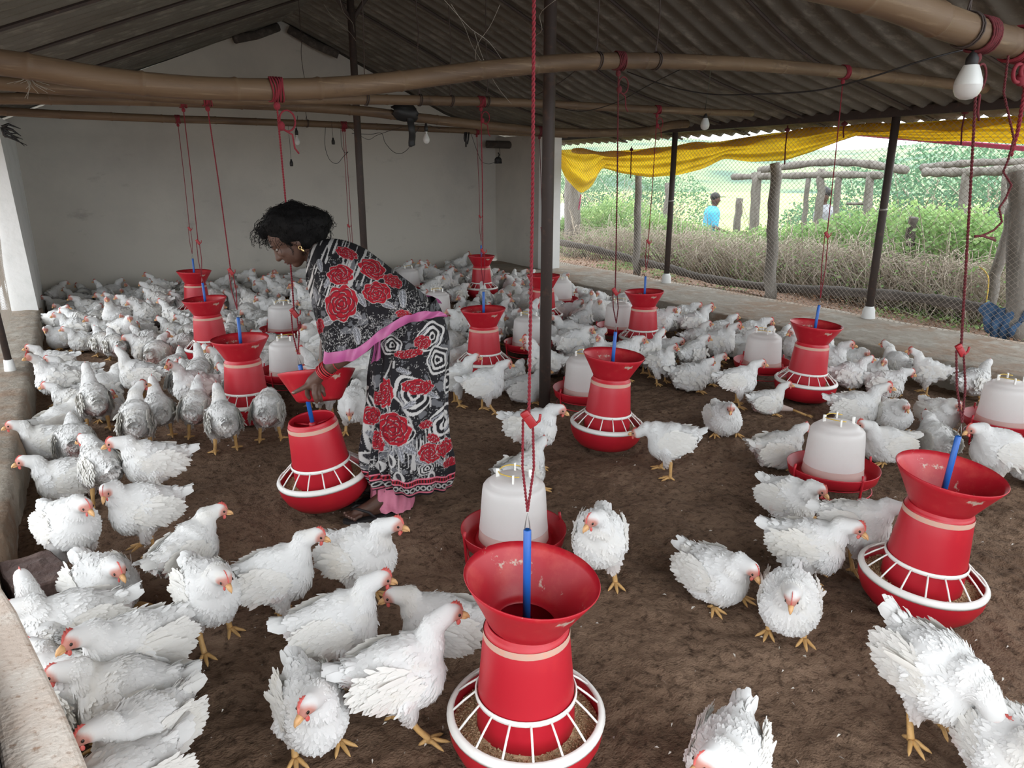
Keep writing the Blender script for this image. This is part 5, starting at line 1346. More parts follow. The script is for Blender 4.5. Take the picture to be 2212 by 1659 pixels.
# neck and torso
nk0 = hp(-0.035, 0, -0.045); sh = wl(W(702, 560, 0.0))
b.chain([nk0, nk0*0.5+sh*0.5, sh], [0.050, 0.050, 0.062])
spine = [sh, wl(W(760, 600, 0)), wl(W(835, 660, 0)), wl(W(888, 735, 0))]
b.chain(spine, [0.075, 0.100, 0.095, 0.105])
SN, SFa = wl(W(722, 600, -0.135)), wl(W(712, 592, 0.135))
b.chain([sh, SN], [0.075, 0.060]); b.chain([sh, SFa], [0.075, 0.060])
EN, WN = wl(W(786, 738, -0.165)), wl(W(692, 808, -0.075))
b.chain([SN, SN*0.5+EN*0.5, EN], [0.056, 0.046, 0.040])
b.chain([EN, EN*0.6+WN*0.4, WN], [0.041, 0.036, 0.024])
EF, WF = wl(W(712, 715, 0.17)), wl(W(699, 806, 0.05))
b.chain([SFa, EF], [0.052, 0.038]); b.chain([EF, EF*0.6+WF*0.4, WF], [0.038, 0.034, 0.024])
hips = spine[-1]
def foot(toe_px, heel_px, dd):
    tp = G(*toe_px)-WO; hp_ = G(*heel_px)-WO; tp[2] = 0; hp_[2] = 0
    d = nrm(tp-hp_); L = 0.225; heel = hp_; s = np.array([-d[1], d[0], 0])
    an = heel+d*0.035+up_(0.085)
    b.chain([heel+d*0.015+up_(0.045), an], [0.030, 0.034])
    b.chain([an, heel+d*0.10+up_(0.050), heel+d*0.165+up_(0.036)], [0.036, 0.032, 0.022])
    b.chain([heel+d*0.02+up_(0.040), heel+d*0.10+up_(0.036), heel+d*0.16+up_(0.033)], [0.028, 0.026, 0.020])
    for k, (o, ln, r) in enumerate([(-0.030, 0.052, 0.0120), (-0.012, 0.050, 0.0092), (0.004, 0.043, 0.0086), (0.018, 0.036, 0.0082), (0.031, 0.028, 0.0080)]):
        st = heel+d*0.155+s*o*0.9*(1)+up_(0.032); b.chain([st, st+d*ln*0.6+up_(-0.002)+s*o*0.15, st+d*ln+up_(-0.010)+s*o*0.25], [r*1.25, r*1.05, r])
    return heel, d, s, an
ft1 = foot((742, 1130), (850, 1108), 0)
ft2 = foot((762, 1086), (842, 1066), 0)
KN, KF = wl(W(862, 880, -0.08)), wl(W(868, 880, 0.08))
b.chain([hips+wn_*-0.05, KN, ft1[3]+up_(0.10), ft1[3]], [0.09, 0.060, 0.043, 0.036]); b.chain([hips+wn_*0.05, KF, ft2[3]+up_(0.10), ft2[3]], [0.09, 0.060, 0.043, 0.036])
# near hand: palm, then five separate fingers
def hand(pts_palm, fingers):
    b.chain(*pts_palm)
    for P, R in fingers: b.chain(P, R, 10)
h = lambda px, py, dd=-0.075: wl(W(px, py, dd))
b.chain([WN, h(676, 822), h(668, 832)], [0.024, 0.024, 0.020])
b.chain([WN, h(682, 826, -0.055), h(678, 838, -0.05)], [0.023, 0.022, 0.018])
b.chain([h(668, 830, -0.085), h(655, 838, -0.09), h(643, 844, -0.09), h(633, 849, -0.085)], [0.0125, 0.0105, 0.0092, 0.0078])          # index, stretched along the rim
b.chain([h(680, 836, -0.09), h(679, 850, -0.105), h(682, 860, -0.105), h(684, 868, -0.095)], [0.0130, 0.0112, 0.0102, 0.0085])   # middle finger bent down
b.chain([h(686, 838, -0.07), h(689, 852, -0.085), h(692, 860, -0.080), h(694, 866, -0.065)], [0.0120, 0.0102, 0.0095, 0.0080])      # ring
b.chain([h(692, 834, -0.05), h(698, 846, -0.060), h(701, 854, -0.055)], [0.0105, 0.0090, 0.0075])                                 # little
b.chain([h(672, 824, -0.045), h(664, 838, -0.035), h(664, 852, -0.030), h(668, 860, -0.03)], [0.0150, 0.0120, 0.0105, 0.0090])     # thumb behind the rim
# far hand
b.chain([WF, h(705, 820, 0.04), h(710, 830, 0.03)], [0.024, 0.024, 0.020])
for k in range(4):
    q = h(703+k*5, 832, 0.005+0.014*k); b.chain([h(707+k*2, 824, 0.02+0.008*k), q, q+up_(-0.022), q+up_(-0.038)+w_right*-0.006], [0.0120, 0.0105, 0.0095, 0.0080])
b.chain([h(700, 818, 0.02), h(694, 832, -0.005), h(697, 842, -0.012)], [0.0140, 0.0115, 0.0092])
me = remesh(b, 0.0042, 3, 0.45); me.materials.append(MT['skin'])
body = obj('body', me, woman)
# eyes, lips, nails, earrings
m_ = MB()
for s in (-1, 1): m_.ell(hp(0.066, s*0.030, 0.008), (0.008, 0.012, 0.0055), HM, 14, 10)
m_.build('eye', 'eye_white', woman)
m_ = MB()
for s in (-1, 1): m_.ell(hp(0.0715, s*0.031, 0.007), (0.004, 0.005, 0.005), HM, 12, 8)
m_.build('iris', 'eye', woman)
m_ = MB()
for s in (-1, 1): m_.tube([hp(0.080, s*0.014, 0.026), hp(0.078, s*0.032, 0.033), hp(0.068, s*0.050, 0.026)], [0.002, 0.003, 0.0015], 6)
m_.build('eyebrow', 'hair', woman)
m_ = MB(); m_.ell(hp(0.087, 0, -0.0455), (0.006, 0.017, 0.0045), HM, 14, 8); m_.ell(hp(0.084, 0, -0.055), (0.006, 0.014, 0.005), HM, 14, 8); m_.build('lips', 'lip', woman)
for s in (-1, 1):
    m_ = MB(); a = np.linspace(0, 2*PI, 14); c0 = hp(-0.008, s*0.082, -0.048)
    m_.tube([c0+HM@np.array([0.006*math.cos(t), 0, 0.006*math.sin(t)]) for t in a], 0.0015, 5); m_.ell(c0+HM@np.array([0, 0, -0.014]), (0.0045, 0.0035, 0.009), HM, 10, 8)
    m_.build('earring', 'gold', woman)
m_ = MB()
m_.ell(h(633.5, 848, -0.094), (0.007, 0.005, 0.004)); m_.build('fingernail', 'nail', woman)
for (hl, d, s, an) in (ft1, ft2):
    m_ = MB()
    for k, (o, ln, r) in enumerate([(-0.030, 0.052, 0.0120), (-0.012, 0.050, 0.0092), (0.004, 0.043, 0.0086), (0.018, 0.036, 0.0082), (0.031, 0.028, 0.0080)]):
        st = hl+d*0.155+s*o*0.9+up_(0.032); m_.ell(st+d*(ln+0.002)+up_(-0.010+r*0.75)+s*o*0.25, (r*0.6, r*0.6, r*0.3), None, 10, 6)
    m_.build('toenails', 'nail', woman)
# hair
b = MB()
for (px, py, dd, r) in [(640, 492, 0, 0.098), (668, 488, 0, 0.082), (614, 486, 0, 0.082), (632, 470, 0, 0.062), (585, 492, 0, 0.042), (572, 502, 0, 0.030), (600, 478, 0.02, 0.05), (640, 492, -0.035, 0.070), (640, 492, 0.035, 0.070), (690, 480, 0, 0.052), (662, 515, -0.035, 0.045), (672, 515, 0.03, 0.05), (645, 522, -0.04, 0.030), (615, 500, -0.045, 0.035), (680, 500, 0, 0.05)]:
    b.ell(wl(W(px, py, dd)), (r, r, r*0.95), None, 16, 12)
me = remesh(b, 0.006, 6); n = len(me.vertices); co = np.zeros(n*3); me.vertices.foreach_get('co', co); co = co.reshape(-1, 3); no = np.zeros(n*3); me.vertices.foreach_get('normal', no); no = no.reshape(-1, 3)
co = co+no*(0.022*(fbm(co[:, 0]*26+co[:, 1]*20, co[:, 2]*26, 5)-0.5))[:, None]; me.vertices.foreach_set('co', co.ravel()); me.materials.append(MT['hair'])
hair = obj('hair', me, woman)
r3 = np.random.default_rng(5); m_ = MB()
idx = r3.choice(n, 620)
for i in idx:
    p = co[i]; q = no[i]; L_ = r3.uniform(0.012, 0.036); t1 = nrm(np.cross(q, r3.normal(size=3)))
    k = 7; ts = np.linspace(0, 1, k); w = r3.uniform(3, 7)
    m_.tube([p+q*(L_*t*0.6)+t1*(L_*0.5*math.sin(w*t))+up_(-0.5*L_*t*t) for t in ts], 0.0008, 3, caps=False)
for i in range(46):    # curls falling at the forehead
    p = wl(W(r3.uniform(553, 590), r3.uniform(478, 515), r3.uniform(-0.04, 0.04))); L_ = r3.uniform(0.03, 0.075); w = r3.uniform(5, 10); ph = r3.uniform(0, 6)
    m_.tube([p-w_right*(L_*t*r3.uniform(0.35, 0.45))+up_(-L_*0.75*t)+(w_right*math.cos(w*t+ph)+up_(math.sin(w*t+ph)))*0.010 for t in np.linspace(0, 1, 14)], 0.0009, 3, caps=False)
m_.build('stray_curls', 'hair', hair)

# ---- printed cloth: motifs laid out on the garment in its side-on pattern coordinates
BLK = np.array([0.012, 0.011, 0.013]); WHT = np.array([0.44, 0.425, 0.41]); RED = np.array([0.29, 0.009, 0.018]); DRED = np.array([0.10, 0.006, 0.012]); GRY = np.array([0.135, 0.135, 0.145]); PNK = np.array([0.62, 0.16, 0.22])
def rose(c, u, v, cx, cy, rx, ry=None, rot=0.0):
    ry = ry or rx; du = u-cx; dv = v-cy; ca, sa = math.cos(rot), math.sin(rot)
    x = (du*ca+dv*sa)/rx; y = (-du*sa+dv*ca)/ry; r = np.hypot(x, y); th = np.arctan2(y, x)
    edge = 0.92+0.10*np.abs(np.sin(3.5*th+cx))+0.05*np.sin(9*th+cy)
    m = r < edge; c[m] = RED
    for (Rk, n_, ph) in ((0.76, 5, 0.3), (0.55, 5, 1.1), (0.36, 4, 2.0), (0.19, 3, 0.5)):
        rk = Rk*(1+0.24*np.abs(np.sin(n_/2*(th-ph-cx*0.1)))-0.10); dd_ = rk-r
        c[m & (dd_ > 0.0) & (dd_ < 0.085)] = DRED*1.3
        c[m & (np.abs(dd_+0.012) < 0.014) & (np.sin(th*n_+ph*3) > -0.2)] = WHT*0.75
    rim = (r > edge) & (r < edge+0.045); c[rim] = WHT*0.8
def leaf(c, u, v, cx, cy, L, w, rot, col=GRY):
    du = u-cx; dv = v-cy; ca, sa = math.cos(rot), math.sin(rot); x = (du*ca+dv*sa)/L; y = (-du*sa+dv*ca)/w
    e = np.sqrt(np.clip(1-x*x, 0, 1))*(1-0.3*x); m = (np.abs(x) < 1) & (np.abs(y) < e); c[m] = col
    l = m & ((np.abs(y) < 0.10) | (np.abs((np.abs(y)+x*1.3) % 0.5-0.25) < 0.05)); c[l] = col*2.6+0.03
    rim = (np.abs(x) < 1.02) & (np.abs(y) >= e) & (np.abs(y) < e+0.16); c[rim] = WHT*0.8
def swirl(c, u, v, cx, cy, R, rot=0, sq=1.0):
    x = (u-cx)/R; y = (v-cy)/(R*sq); th = np.arctan2(y, x); r = np.hypot(x, y)*(1+0.14*np.sin(2*th+rot)+0.06*np.sin(5*th+rot))
    m = r < 1; c[m] = BLK
    for (a, b_) in ((0.86, 1.0), (0.50, 0.68), (0.16, 0.30)): k = (r > a) & (r < b_+0.04*np.sin(3*th+rot)); c[k] = WHT
    g = (r > 0.70) & (r < 0.80) & (np.sin(th*2+rot) > 0.2); c[g] = GRY*1.6
def paint(u, v):
    n = len(u); c = np.tile(BLK, (n, 1))
    # faint grey wisps and white streaks of the ground pattern
    g = fbm(u*0.055+3, v*0.055, 31, 4); ridge = np.abs(g-0.47)
    c[ridge < 0.006] = WHT*0.75
    c[(g > 0.60)] = GRY*0.8
    st = (vnoise(u*0.34+v*0.11, v*0.035-u*0.02, 77) > 0.60) & (v < 640) & (u < 760)
    c[st] = WHT
    st = (vnoise(u*0.30+v*0.10, v*0.03, 78) > 0.62) & (u > 735) & (u < 830) & (v < 600); c[st] = WHT*0.8
    ln = (vnoise(u*0.42, v*0.03, 79) > 0.66) & (v > 900) & (v < 985); c[ln] = WHT*0.9
    ln = (vnoise(u*0.40-v*0.1, v*0.035, 79) > 0.60) & (v > 840) & (v < 930) & (u < 850); c[ln] = WHT*0.9
    # small dotted scrolls
    for (cx, cy, rx, ry) in ((745, 710, 55, 26), (820, 690, 60, 32), (880, 645, 45, 26), (880, 1000, 45, 24), (965, 900, 20, 60), (850, 975, 30, 16), (800, 985, 20, 18)):
        d_ = ((u-cx)/rx)**2+((v-cy)/ry)**2 < 1; k = d_ & (np.abs(fbm(u*0.22, v*0.22, 51, 2)-0.40) < 0.022); c[k] = WHT*0.9
    for (cx, cy, R, rot, sq) in ((922, 712, 30, 0.5, 0.9), (936, 762, 30, 1.5, 0.85), (888, 830, 36, 2.4, 1.0), (944, 896, 28, 0.2, 1.25), (868, 905, 20, 4.0, 1.2), (850, 730, 22, 1.0, 0.8), (960, 820, 20, 2.0, 1.3), (912, 985, 16, 0, 0.8)): swirl(c, u, v, cx, cy, R, rot, sq)
    for k in range(5):   # meandering white stripe down the skirt
        x0 = 842+18*np.sin(v*0.020+k*1.7)+k*31; m = (np.abs(u-x0) < 1.7) & (v > 760) & (v < 960) & (np.sin(v*0.05+k*2) > 0.1); c[m] = WHT*0.8
    for (cx, cy, L, w, rt) in ((716, 668, 17, 7, 2.5), (770, 655, 18, 7, 0.6), (762, 610, 14, 6, 0.2), (718, 590, 12, 5, 2.2), (785, 628, 15, 6, 1.0), (838, 640, 14, 6, 0.4), (776, 700, 17, 7, 1.4), (868, 630, 16, 7, 1.5), (700, 560, 12, 5, 1.2), (690, 620, 12, 4, 1.3),
                               (830, 945, 20, 8, 0.3), (865, 945, 19, 7, 1.3), (842, 905, 14, 6, 2.2), (882, 940, 16, 7, 0.9), (905, 970, 16, 7, 0.4), (925, 835, 12, 5, 0.5), (880, 850, 13, 5, 2.6), (845, 960, 15, 6, 2.0), (806, 930, 13, 6, 1.3), (940, 975, 13, 5, 0.7), (872, 780, 13, 5, 0.4), (812, 815, 14, 5, 1.4)):
        leaf(c, u, v, cx, cy, L, w, rt)
    for (cx, cy, rx, ry, rt) in ((745, 632, 32, 36, 0.2), (742, 577, 26, 18, 0.1), (815, 615, 29, 20, 0.2), (805, 572, 30, 15, 0.5), (752, 540, 24, 9, 0.35), (848, 598, 22, 9, 0.5), (700, 682, 9, 17, 0.2), (870, 660, 18, 9, 0.3),
                             (897, 814, 30, 16, 0.15), (853, 902, 30, 34, 0.1), (838, 830, 17, 30, 0.1), (808, 885, 13, 22, 0.3), (822, 935, 13, 22, -0.2), (918, 956, 22, 20, 0.4), (948, 948, 18, 17, 0), (904, 722, 15, 14, 0.3), (880, 744, 25, 9, -0.1), (911, 896, 14, 9, 0), (958, 982, 12, 9, 0.3), (925, 925, 12, 9, 0.5), (820, 845, 12, 14, 0.3)):
        rose(c, u, v, cx, cy, rx, ry, rt)
    for (cx, cy) in ((826, 985), (848, 968), (864, 998), (921, 1005), (800, 975)):   # little leaf medallions
        d_ = np.hypot((u-cx)/10, (v-cy)/13); c[(d_ < 1)] = WHT; leaf(c, u, v, cx, cy, 9, 4.5, 1.2, BLK*1.5)
    # borders near the hem, following its slant
    hv = v-(0.012*(u-880)**2/30+0.02*(u-880))
    for (a, b_, col) in ((1003, 1006, PNK), (1006, 1013, BLK), (1013, 1016, PNK), (1030, 1033, PNK*0.8), (1016, 1030, BLK), (1033, 1070, BLK)):
        m = (hv > a) & (hv < b_); c[m] = col
    m = (hv > 1006) & (hv < 1013) & ((u*0.23) % 1.0 < 0.5); c[m] = RED
    m = (hv > 1018) & (hv < 1029) & (np.hypot(((u*0.11) % 1.0-0.5)*1.6, (hv-1023.5)/7.0) < 0.78) & (np.hypot(((u*0.11) % 1.0-0.5)*1.6, (hv-1023.5)/7.0) > 0.42); c[m] = WHT
    m = (hv > 1036) & (hv < 1048) & (np.abs(((u*0.14) % 1.0)-0.5) < 0.22) & (np.abs(hv-1042) < 4); c[m] = WHT*0.9
    return c
def cloth(name, V, u, v, parent, thick=0.003, closeu=False, m='cloth_print'):
    mb = MB(); mb.grid(V, closeu=closeu)
    if m == 'cloth_print': mb.c = [paint(u.ravel(), v.ravel())]
    o = mb.build(name, m, parent)
    return o
# skirt: rings from the waist to the hem (left px, right px, y left, y right, half depth)
RG = [(820, 938, 690, 640, 0.130), (812, 956, 710, 672, 0.160), (808, 964, 735, 705, 0.172), (800, 969, 775, 755, 0.165), (798, 968, 820, 815, 0.165), (795, 965, 870, 870, 0.160), (792, 968, 920, 925, 0.160), (786, 974, 970, 975, 0.165), (788, 976, 1005, 1010, 0.170), (805, 968, 1038, 1044, 0.160)]
RG = np.array(RG, float); nr = 300; nth = 460
t = np.linspace(0, len(RG)-1, nr); RR = np.stack([sm(np.interp(t, np.arange(len(RG)), RG[:, k]), 14) for k in range(5)], 1)
th = np.linspace(0, 2*PI, nth, endpoint=False)
V = np.zeros((nr, nth, 3)); UU = np.zeros((nr, nth)); VVv = np.zeros((nr, nth))
for i in range(nr):
    f = i/(nr-1)
    L_ = wl(W(RR[i, 0], RR[i, 2], 0)); R_ = wl(W(RR[i, 1], RR[i, 3], 0)); C_ = (L_+R_)/2; A_ = (R_-L_)/2
    # folds: hanging pleats at the front (left), soft diagonal creases elsewhere
    front = np.clip(-np.cos(th)*0.5+0.5, 0, 1)
    fold = (0.008+0.014*f**1.5)*(0.35+0.65*front**2)*np.sin(th*17+2.0*np.sin(th*3)+f*1.2)*f**0.5+0.010*np.sin(th*5+f*6+1.0)*f+0.007*np.sin(th*9-f*9)+0.012*(fbm(th*3+f*4, f*7+th*0, 13)-0.5)
    if f < 0.25: fold = fold*(f/0.25)*0.7+0.3*fold
    rr = 1+fold/np.linalg.norm(A_)*1.0
    se = np.sign(np.cos(th))*np.abs(np.cos(th))**0.92; ss = np.sign(np.sin(th))*np.abs(np.sin(th))**0.92
    P = C_+A_*(se*rr)[:, None]-wn_*(RR[i, 4]*ss*rr)[:, None]
    P[:, 2] += 0.008*np.sin(th*6+1)*f
    V[i] = P
    UU[i] = (RR[i, 0]+RR[i, 1])/2+(RR[i, 1]-RR[i, 0])/2*np.where(ss > 0, np.sign(np.cos(th))*np.minimum(1, np.abs(1-(np.arccos(np.clip(np.abs(np.cos(th)), 0, 1))/(PI/2)))*0.25+0.75*np.abs(np.cos(th))), np.cos(th))
    VVv[i] = (RR[i, 2]+RR[i, 3])/2+(RR[i, 3]-RR[i, 2])/2*np.cos(th)
mb = MB(); mb.grid(V, closev=True); mb.c = [paint(UU.ravel(), VVv.ravel())]
mb.build('sari_skirt', 'cloth_print', woman)
# closing dome over the hips, under the draped end
b = MB(); b.ell(wl(W(884, 690, 0)), (0.105, 0.125, 0.105), None, 80, 50)
V0 = b.v[0]; pq = np.array([topix(q+WO) for q in V0]); b.c = [paint(pq[:, 0], pq[:, 1])]; b.build('sari_waist', 'cloth_print', woman)
# petticoat legs
PG = np.array([(806, 905, 1010, 1020, 0.12), (803, 893, 1045, 1052, 0.105), (801, 892, 1082, 1080, 0.100), (806, 890, 1093, 1092, 0.098)], float)
PG[:, 0:2] += 0
nr2, nth2 = 60, 160; t = np.linspace(0, len(PG)-1, nr2); RR = np.stack([np.interp(t, np.arange(len(PG)), PG[:, k]) for k in range(5)], 1); th = np.linspace(0, 2*PI, nth2, endpoint=False); V = np.zeros((nr2, nth2, 3))
for i in range(nr2):
    f = i/(nr2-1); L_ = wl(W(RR[i, 0], RR[i, 2], 0)); R_ = wl(W(RR[i, 1], RR[i, 3], 0)); C_ = (L_+R_)/2; A_ = (R_-L_)/2
    fold = 0.006*np.sin(th*9+f*2)+0.004*np.sin(th*15-f); rr = 1+fold/np.linalg.norm(A_)
    V[i] = C_+A_*(np.cos(th)*rr)[:, None]-wn_*(RR[i, 4]*np.sin(th)*rr)[:, None]+np.array([0, 0, 1])*(0.010*np.sin(th)-0.004*np.sin(th*7)*f)[:, None]
mb = MB(); mb.grid(V, closev=True); o = mb.build('petticoat', 'pink_cloth', woman)
# draped upper cloth: ridge along the back, near and far sides hanging to the border
ridge = [(668, 548), (676, 528), (697, 517), (738, 518), (784, 535), (820, 560), (848, 582), (889, 614), (925, 645), (951, 668)]
hem = [(669, 600), (690, 672), (703, 715), (708, 752), (745, 752), (778, 742), (820, 712), (866, 683), (905, 672), (938, 666)]
wid = [0.13, 0.185, 0.215, 0.225, 0.225, 0.22, 0.21, 0.195, 0.180, 0.165]
nu, nv = 420, 260
def smp(c, n_):
    c = np.array(c, float); P = smooth_path(np.c_[c, np.zeros(len(c))], n_); return P[:, :2]
Rg = smp(ridge, nu); Hm = smp(hem, nu); Wd = np.interp(np.linspace(0, 9, nu), np.arange(10), wid)
V = np.zeros((nu, 2*nv-1, 3)); UU = np.zeros((nu, 2*nv-1)); VVv = np.zeros((nu, 2*nv-1))
s_ = np.linspace(0, 1, nv)
for i in range(nu):
    f = i/(nu-1); RP_ = wl(W(*Rg[i], 0))
    for sgn in (-1, 1):
        HP = wl(W(*Hm[i], -0.0))
        ang = s_*PI/2*1.05
        drop = 1-np.cos(np.minimum(ang, PI/2))
        drop = 0.55*drop+0.45*s_**1.6
        lat = np.sin(np.minimum(ang*1.55, PI/2+0.12))
        # where the near arm pushes the cloth out
        arm = 0.035*np.exp(-((s_-0.55)/0.25)**2)*math.exp(-((f-0.33)/0.16)**2)
        wave = (0.010*s_**1.5)*np.sin(f*34+2.2*s_)+0.006*np.sin(f*70+s_*3)*s_+0.006*np.sin(s_*9-f*14)+0.010*(fbm(f*9+s_*0, s_*4, 3)-0.5)
        P = RP_[None]*(1-drop)[:, None]+HP[None]*drop[:, None]+sgn*wn_[None]*(Wd[i]*lat+arm+wave)[:, None]
        if sgn < 0: idx = np.arange(nv-1, 2*nv-1)
        else: idx = np.arange(nv-1, -1, -1)
        V[i, idx] = P
        UU[i, idx] = Rg[i, 0]*(1-drop)+Hm[i, 0]*drop; VVv[i, idx] = Rg[i, 1]*(1-drop)+Hm[i, 1]*drop
mb = MB(); mb.grid(V); C = paint(UU.ravel(), VVv.ravel())
mb.c = [C]; pal = mb.build('sari_drape', 'cloth_print', woman)
# pink satin border along both lower edges
for sgn, name in ((-1, 'border'), (1, 'border')):
    k0 = int(nu*0.33)
    E = V[k0:, -1] if sgn < 0 else V[k0:, 0]; E2 = V[k0:, -34] if sgn < 0 else V[k0:, 33]
    dn = E-E2; dn /= np.linalg.norm(dn, axis=1)[:, None]+1e-9
    up3 = E-dn*0.046
    ts = np.linspace(0, 1, 9)
    Vb = up3[:, None]*(1-ts)[None, :, None]+E[:, None]*ts[None, :, None]+sgn*wn_*(0.006+0.004*np.sin(ts*PI))[None, :, None]-up_(0.004)*ts[None, :, None]
    mb = MB(); mb.grid(Vb); mb.build('border', 'satin', pal)
# inner tail of the drape tucked at the waist
q = [(812, 705), (806, 740), (803, 780)]
mb = MB(); rows = []
for k in range(14):
    f = k/13; a_ = wl(W(800+8*math.sin(f*3), 700+85*f, -0.10)); b_ = wl(W(822, 705+70*f, -0.13)); rows.append([a_*(1-t)+b_*t-wn_*0.012*math.sin(t*9+f*2) for t in np.linspace(0, 1, 12)])
mb.grid(np.array(rows)); mb.build('drape_lining', 'satin', woman)
# bangles
def bangle(c, ax, r, w, nm='bangle', m='bangle'):
    ax = nrm(ax); e1 = nrm(np.cross(ax, [0.3, 0.2, 1])); e2 = np.cross(ax, e1); a = np.linspace(0, 2*PI, 25)
    MB().tube([c+e1*r*math.cos(t)+e2*r*math.sin(t) for t in a], w, 6, caps=False).build(nm, m, woman)
axn = WN-EN
for k, f in enumerate((0.80, 0.845, 0.875, 0.905, 0.935, 0.965)): bangle(EN+axn*f, axn+RNG.normal(size=3)*0.01, 0.034-0.003*(f > 0.9), 0.0026)
bangle(EN+axn*0.60, axn+np.array([0, 0, 0.08]), 0.037, 0.0016)
# sandals
for (hl, d, s, an) in (ft1, ft2):
    n_ = 28; out_ = []
    for k in range(n_):
        a = 2*PI*k/n_; x = math.cos(a); y = math.sin(a); xx = 0.105+0.122*x; w_ = 0.040*(1+0.22*x)*y; out_.append((xx, w_))
    m_ = MB(); Vt = [hl+d*(x)+s*y+up_(0.014) for x, y in out_]; Vb_ = [hl+d*(x)+s*y+up_(0.0005) for x, y in out_]
    m_.add(Vt+Vb_, [list(range(n_)), list(range(2*n_-1, n_-1, -1))]+[[k, k+n_, (k+1) % n_+n_, (k+1) % n_] for k in range(n_)])
    so = m_.build('sandal', 'sandal', woman, smooth=False)
    m_ = MB()
    for sg in (-1, 1): m_.tube([hl+d*0.185+s*(-0.018)+up_(0.050), hl+d*0.16+s*(sg*0.020-0.008)+up_(0.058), hl+d*0.12+s*(sg*0.038)+up_(0.045), hl+d*0.09+s*(sg*0.043)+up_(0.012)], 0.006, 8)
    m_.build('strap', 'sandal', so)

# ================================================================== OUTSIDE THE SHED
def gz(x): return 0.10-0.11*max(0, x-7.5)
xs = np.concatenate([np.linspace(6.30, 13, 90), np.linspace(13.5, 80, 40)]); ysg = np.linspace(-8, 90, 240)
Xg, Yg = np.meshgrid(xs, ysg, indexing='ij')
base = np.where(Xg < 7.5, 0.10, np.maximum(0.10-0.11*(Xg-7.5), -0.55))
Zg = base+0.10*(fbm(Xg*1.2, Yg*1.2, 60)-0.5)+0.04*(fbm(Xg*6, Yg*6, 61)-0.5)
k1 = 90
mb = MB(); mb.grid(np.stack([Xg, Yg, Zg], -1)[:k1]); struct('ground_outside', mb, 'soil', True)
mb = MB(); mb.grid(np.stack([Xg, Yg, Zg], -1)[k1-1:]); struct('field', mb, 'field', True)
mb = MB().box((-30, 30, -0.35), (57.5, 120, 0.2)); struct('ground_left', mb, 'soil')
mb = MB()
hx = np.linspace(0, 1, 60); Hh = []
for i in range(60):
    a = -0.2+1.9*hx[i]; col = []
    for j in range(12):
        r = 95+14*j; hgt = 17*math.sin(j/11*PI/2)*(0.55+0.6*vnoise(np.array(hx[i]*7), np.array(0.3), 9)); col.append((r*math.cos(a), r*math.sin(a), -2+hgt))
    Hh.append(col)
mb.grid(np.array(Hh)); struct('hills', mb, 'hill', True)
# log rail along the mesh wall
pr_ = [onp(a, b, 0, 6.8) for a, b in [(1205, 523), (1270, 535), (1330, 550), (1385, 566), (1440, 578), (1520, 600), (1640, 618), (1760, 626), (1880, 634), (2000, 645), (2135, 668)]]
P = smooth_path(pr_, 90); R_ = [0.050+0.006*math.sin(i*0.7)+0.004*math.sin(i*2.1) for i in range(90)]
tag(MB().tube(P, R_, 12).build('log_rail', 'dark_log'), 'long dark crooked log running low along the outside of the mesh wall', 'log', None)
def post(px, pyt, pyb, X, r, label, lean=0.0, m='old_wood', zb=None):
    if zb is None: zb = 0.05
    T = onp(px, pyt, 0, X); Bp = np.array([X, T[1], zb]); B2 = onp(px+lean, pyb, 0, X)
    Bp[1] = B2[1]; t = empty('wooden_post', tuple(Bp), 0, label, 'post', 'old wooden posts outside')
    D = T-Bp; n = 12; pts = [D*k/(n-1)+np.array([RNG.normal()*0.008, RNG.normal()*0.008, 0]) for k in range(n)]
    MB().tube(pts, [r*(1.12-0.2*k/n+0.08*RNG.normal()*0.5) for k in range(n)], 10).build('trunk', m, t); return t
post(1676, 352, 660, 6.62, 0.060, 'grey weathered post right behind the mesh, at the middle of the open side', -14)
post(1380, 372, 605, 6.75, 0.050, 'grey weathered post between the yellow corner and the near steel post', -6)
post(1237, 330, 560, 7.6, 0.14, 'broad pale trunk at the left end of the mesh wall', -2)
post(2200, 372, 790, 6.75, 0.085, 'broad grey trunk at the right picture edge', -5)
post(2190, 440, 650, 7.1, 0.045, 'pale plank post leaning beside the trunk at the right edge', -55)
post(1444, 395, 480, 9.5, 0.07, 'short stump post among the shrubs behind the steel post', 2, zb=-0.1)
post(1598, 428, 490, 9.5, 0.06, 'low broken stump in front of the bright field', -6, zb=-0.1)
post(1975, 470, 640, 7.6, 0.050, 'brown rotten stump among dry twigs at the right', -30, 'dark_log')
FX = 9.3
for (px, t0, lb, r) in [(1635, 372, 'post under the left end of the weathered beam', 0.075), (1745, 385, 'thin dark post second under the weathered beam', 0.04), (1775, 365, 'pale post third under the weathered beam', 0.055), (1813, 372, 'dark post fourth under the weathered beam', 0.045), (1880, 375, 'dark post under the right end of the near beam part', 0.055), (2090, 365, 'pale post under the right weathered beam', 0.055), (2178, 365, 'grey post near the right end of the weathered beams', 0.055)]:
    post(px, t0, 470, FX, r, lb, 0, zb=-0.15)
def beam(pts, X, r, label, name='wooden_beam', cat='beam'):
    P = [onp(a, b, 0, X) for a, b in pts]; P = smooth_path(P, 40)
    return tag(MB().tube(P, [r*(1+0.12*math.sin(i*0.9)) for i in range(40)], 10).build(name, 'old_wood'), label, cat, 'weathered beams outside' if cat == 'beam' else None)
beam([(1583, 382), (1700, 380), (1800, 377), (1905, 379)], FX, 0.050, 'weathered log beam lying on posts in front of the bright field')
beam([(1640, 368), (1760, 352), (1850, 352), (1960, 368)], FX+0.25, 0.055, 'upper weathered log beam crossing over the lower one')
beam([(1995, 372), (2080, 372), (2215, 366)], FX, 0.055, 'weathered log beam at the right, under the pink hose')
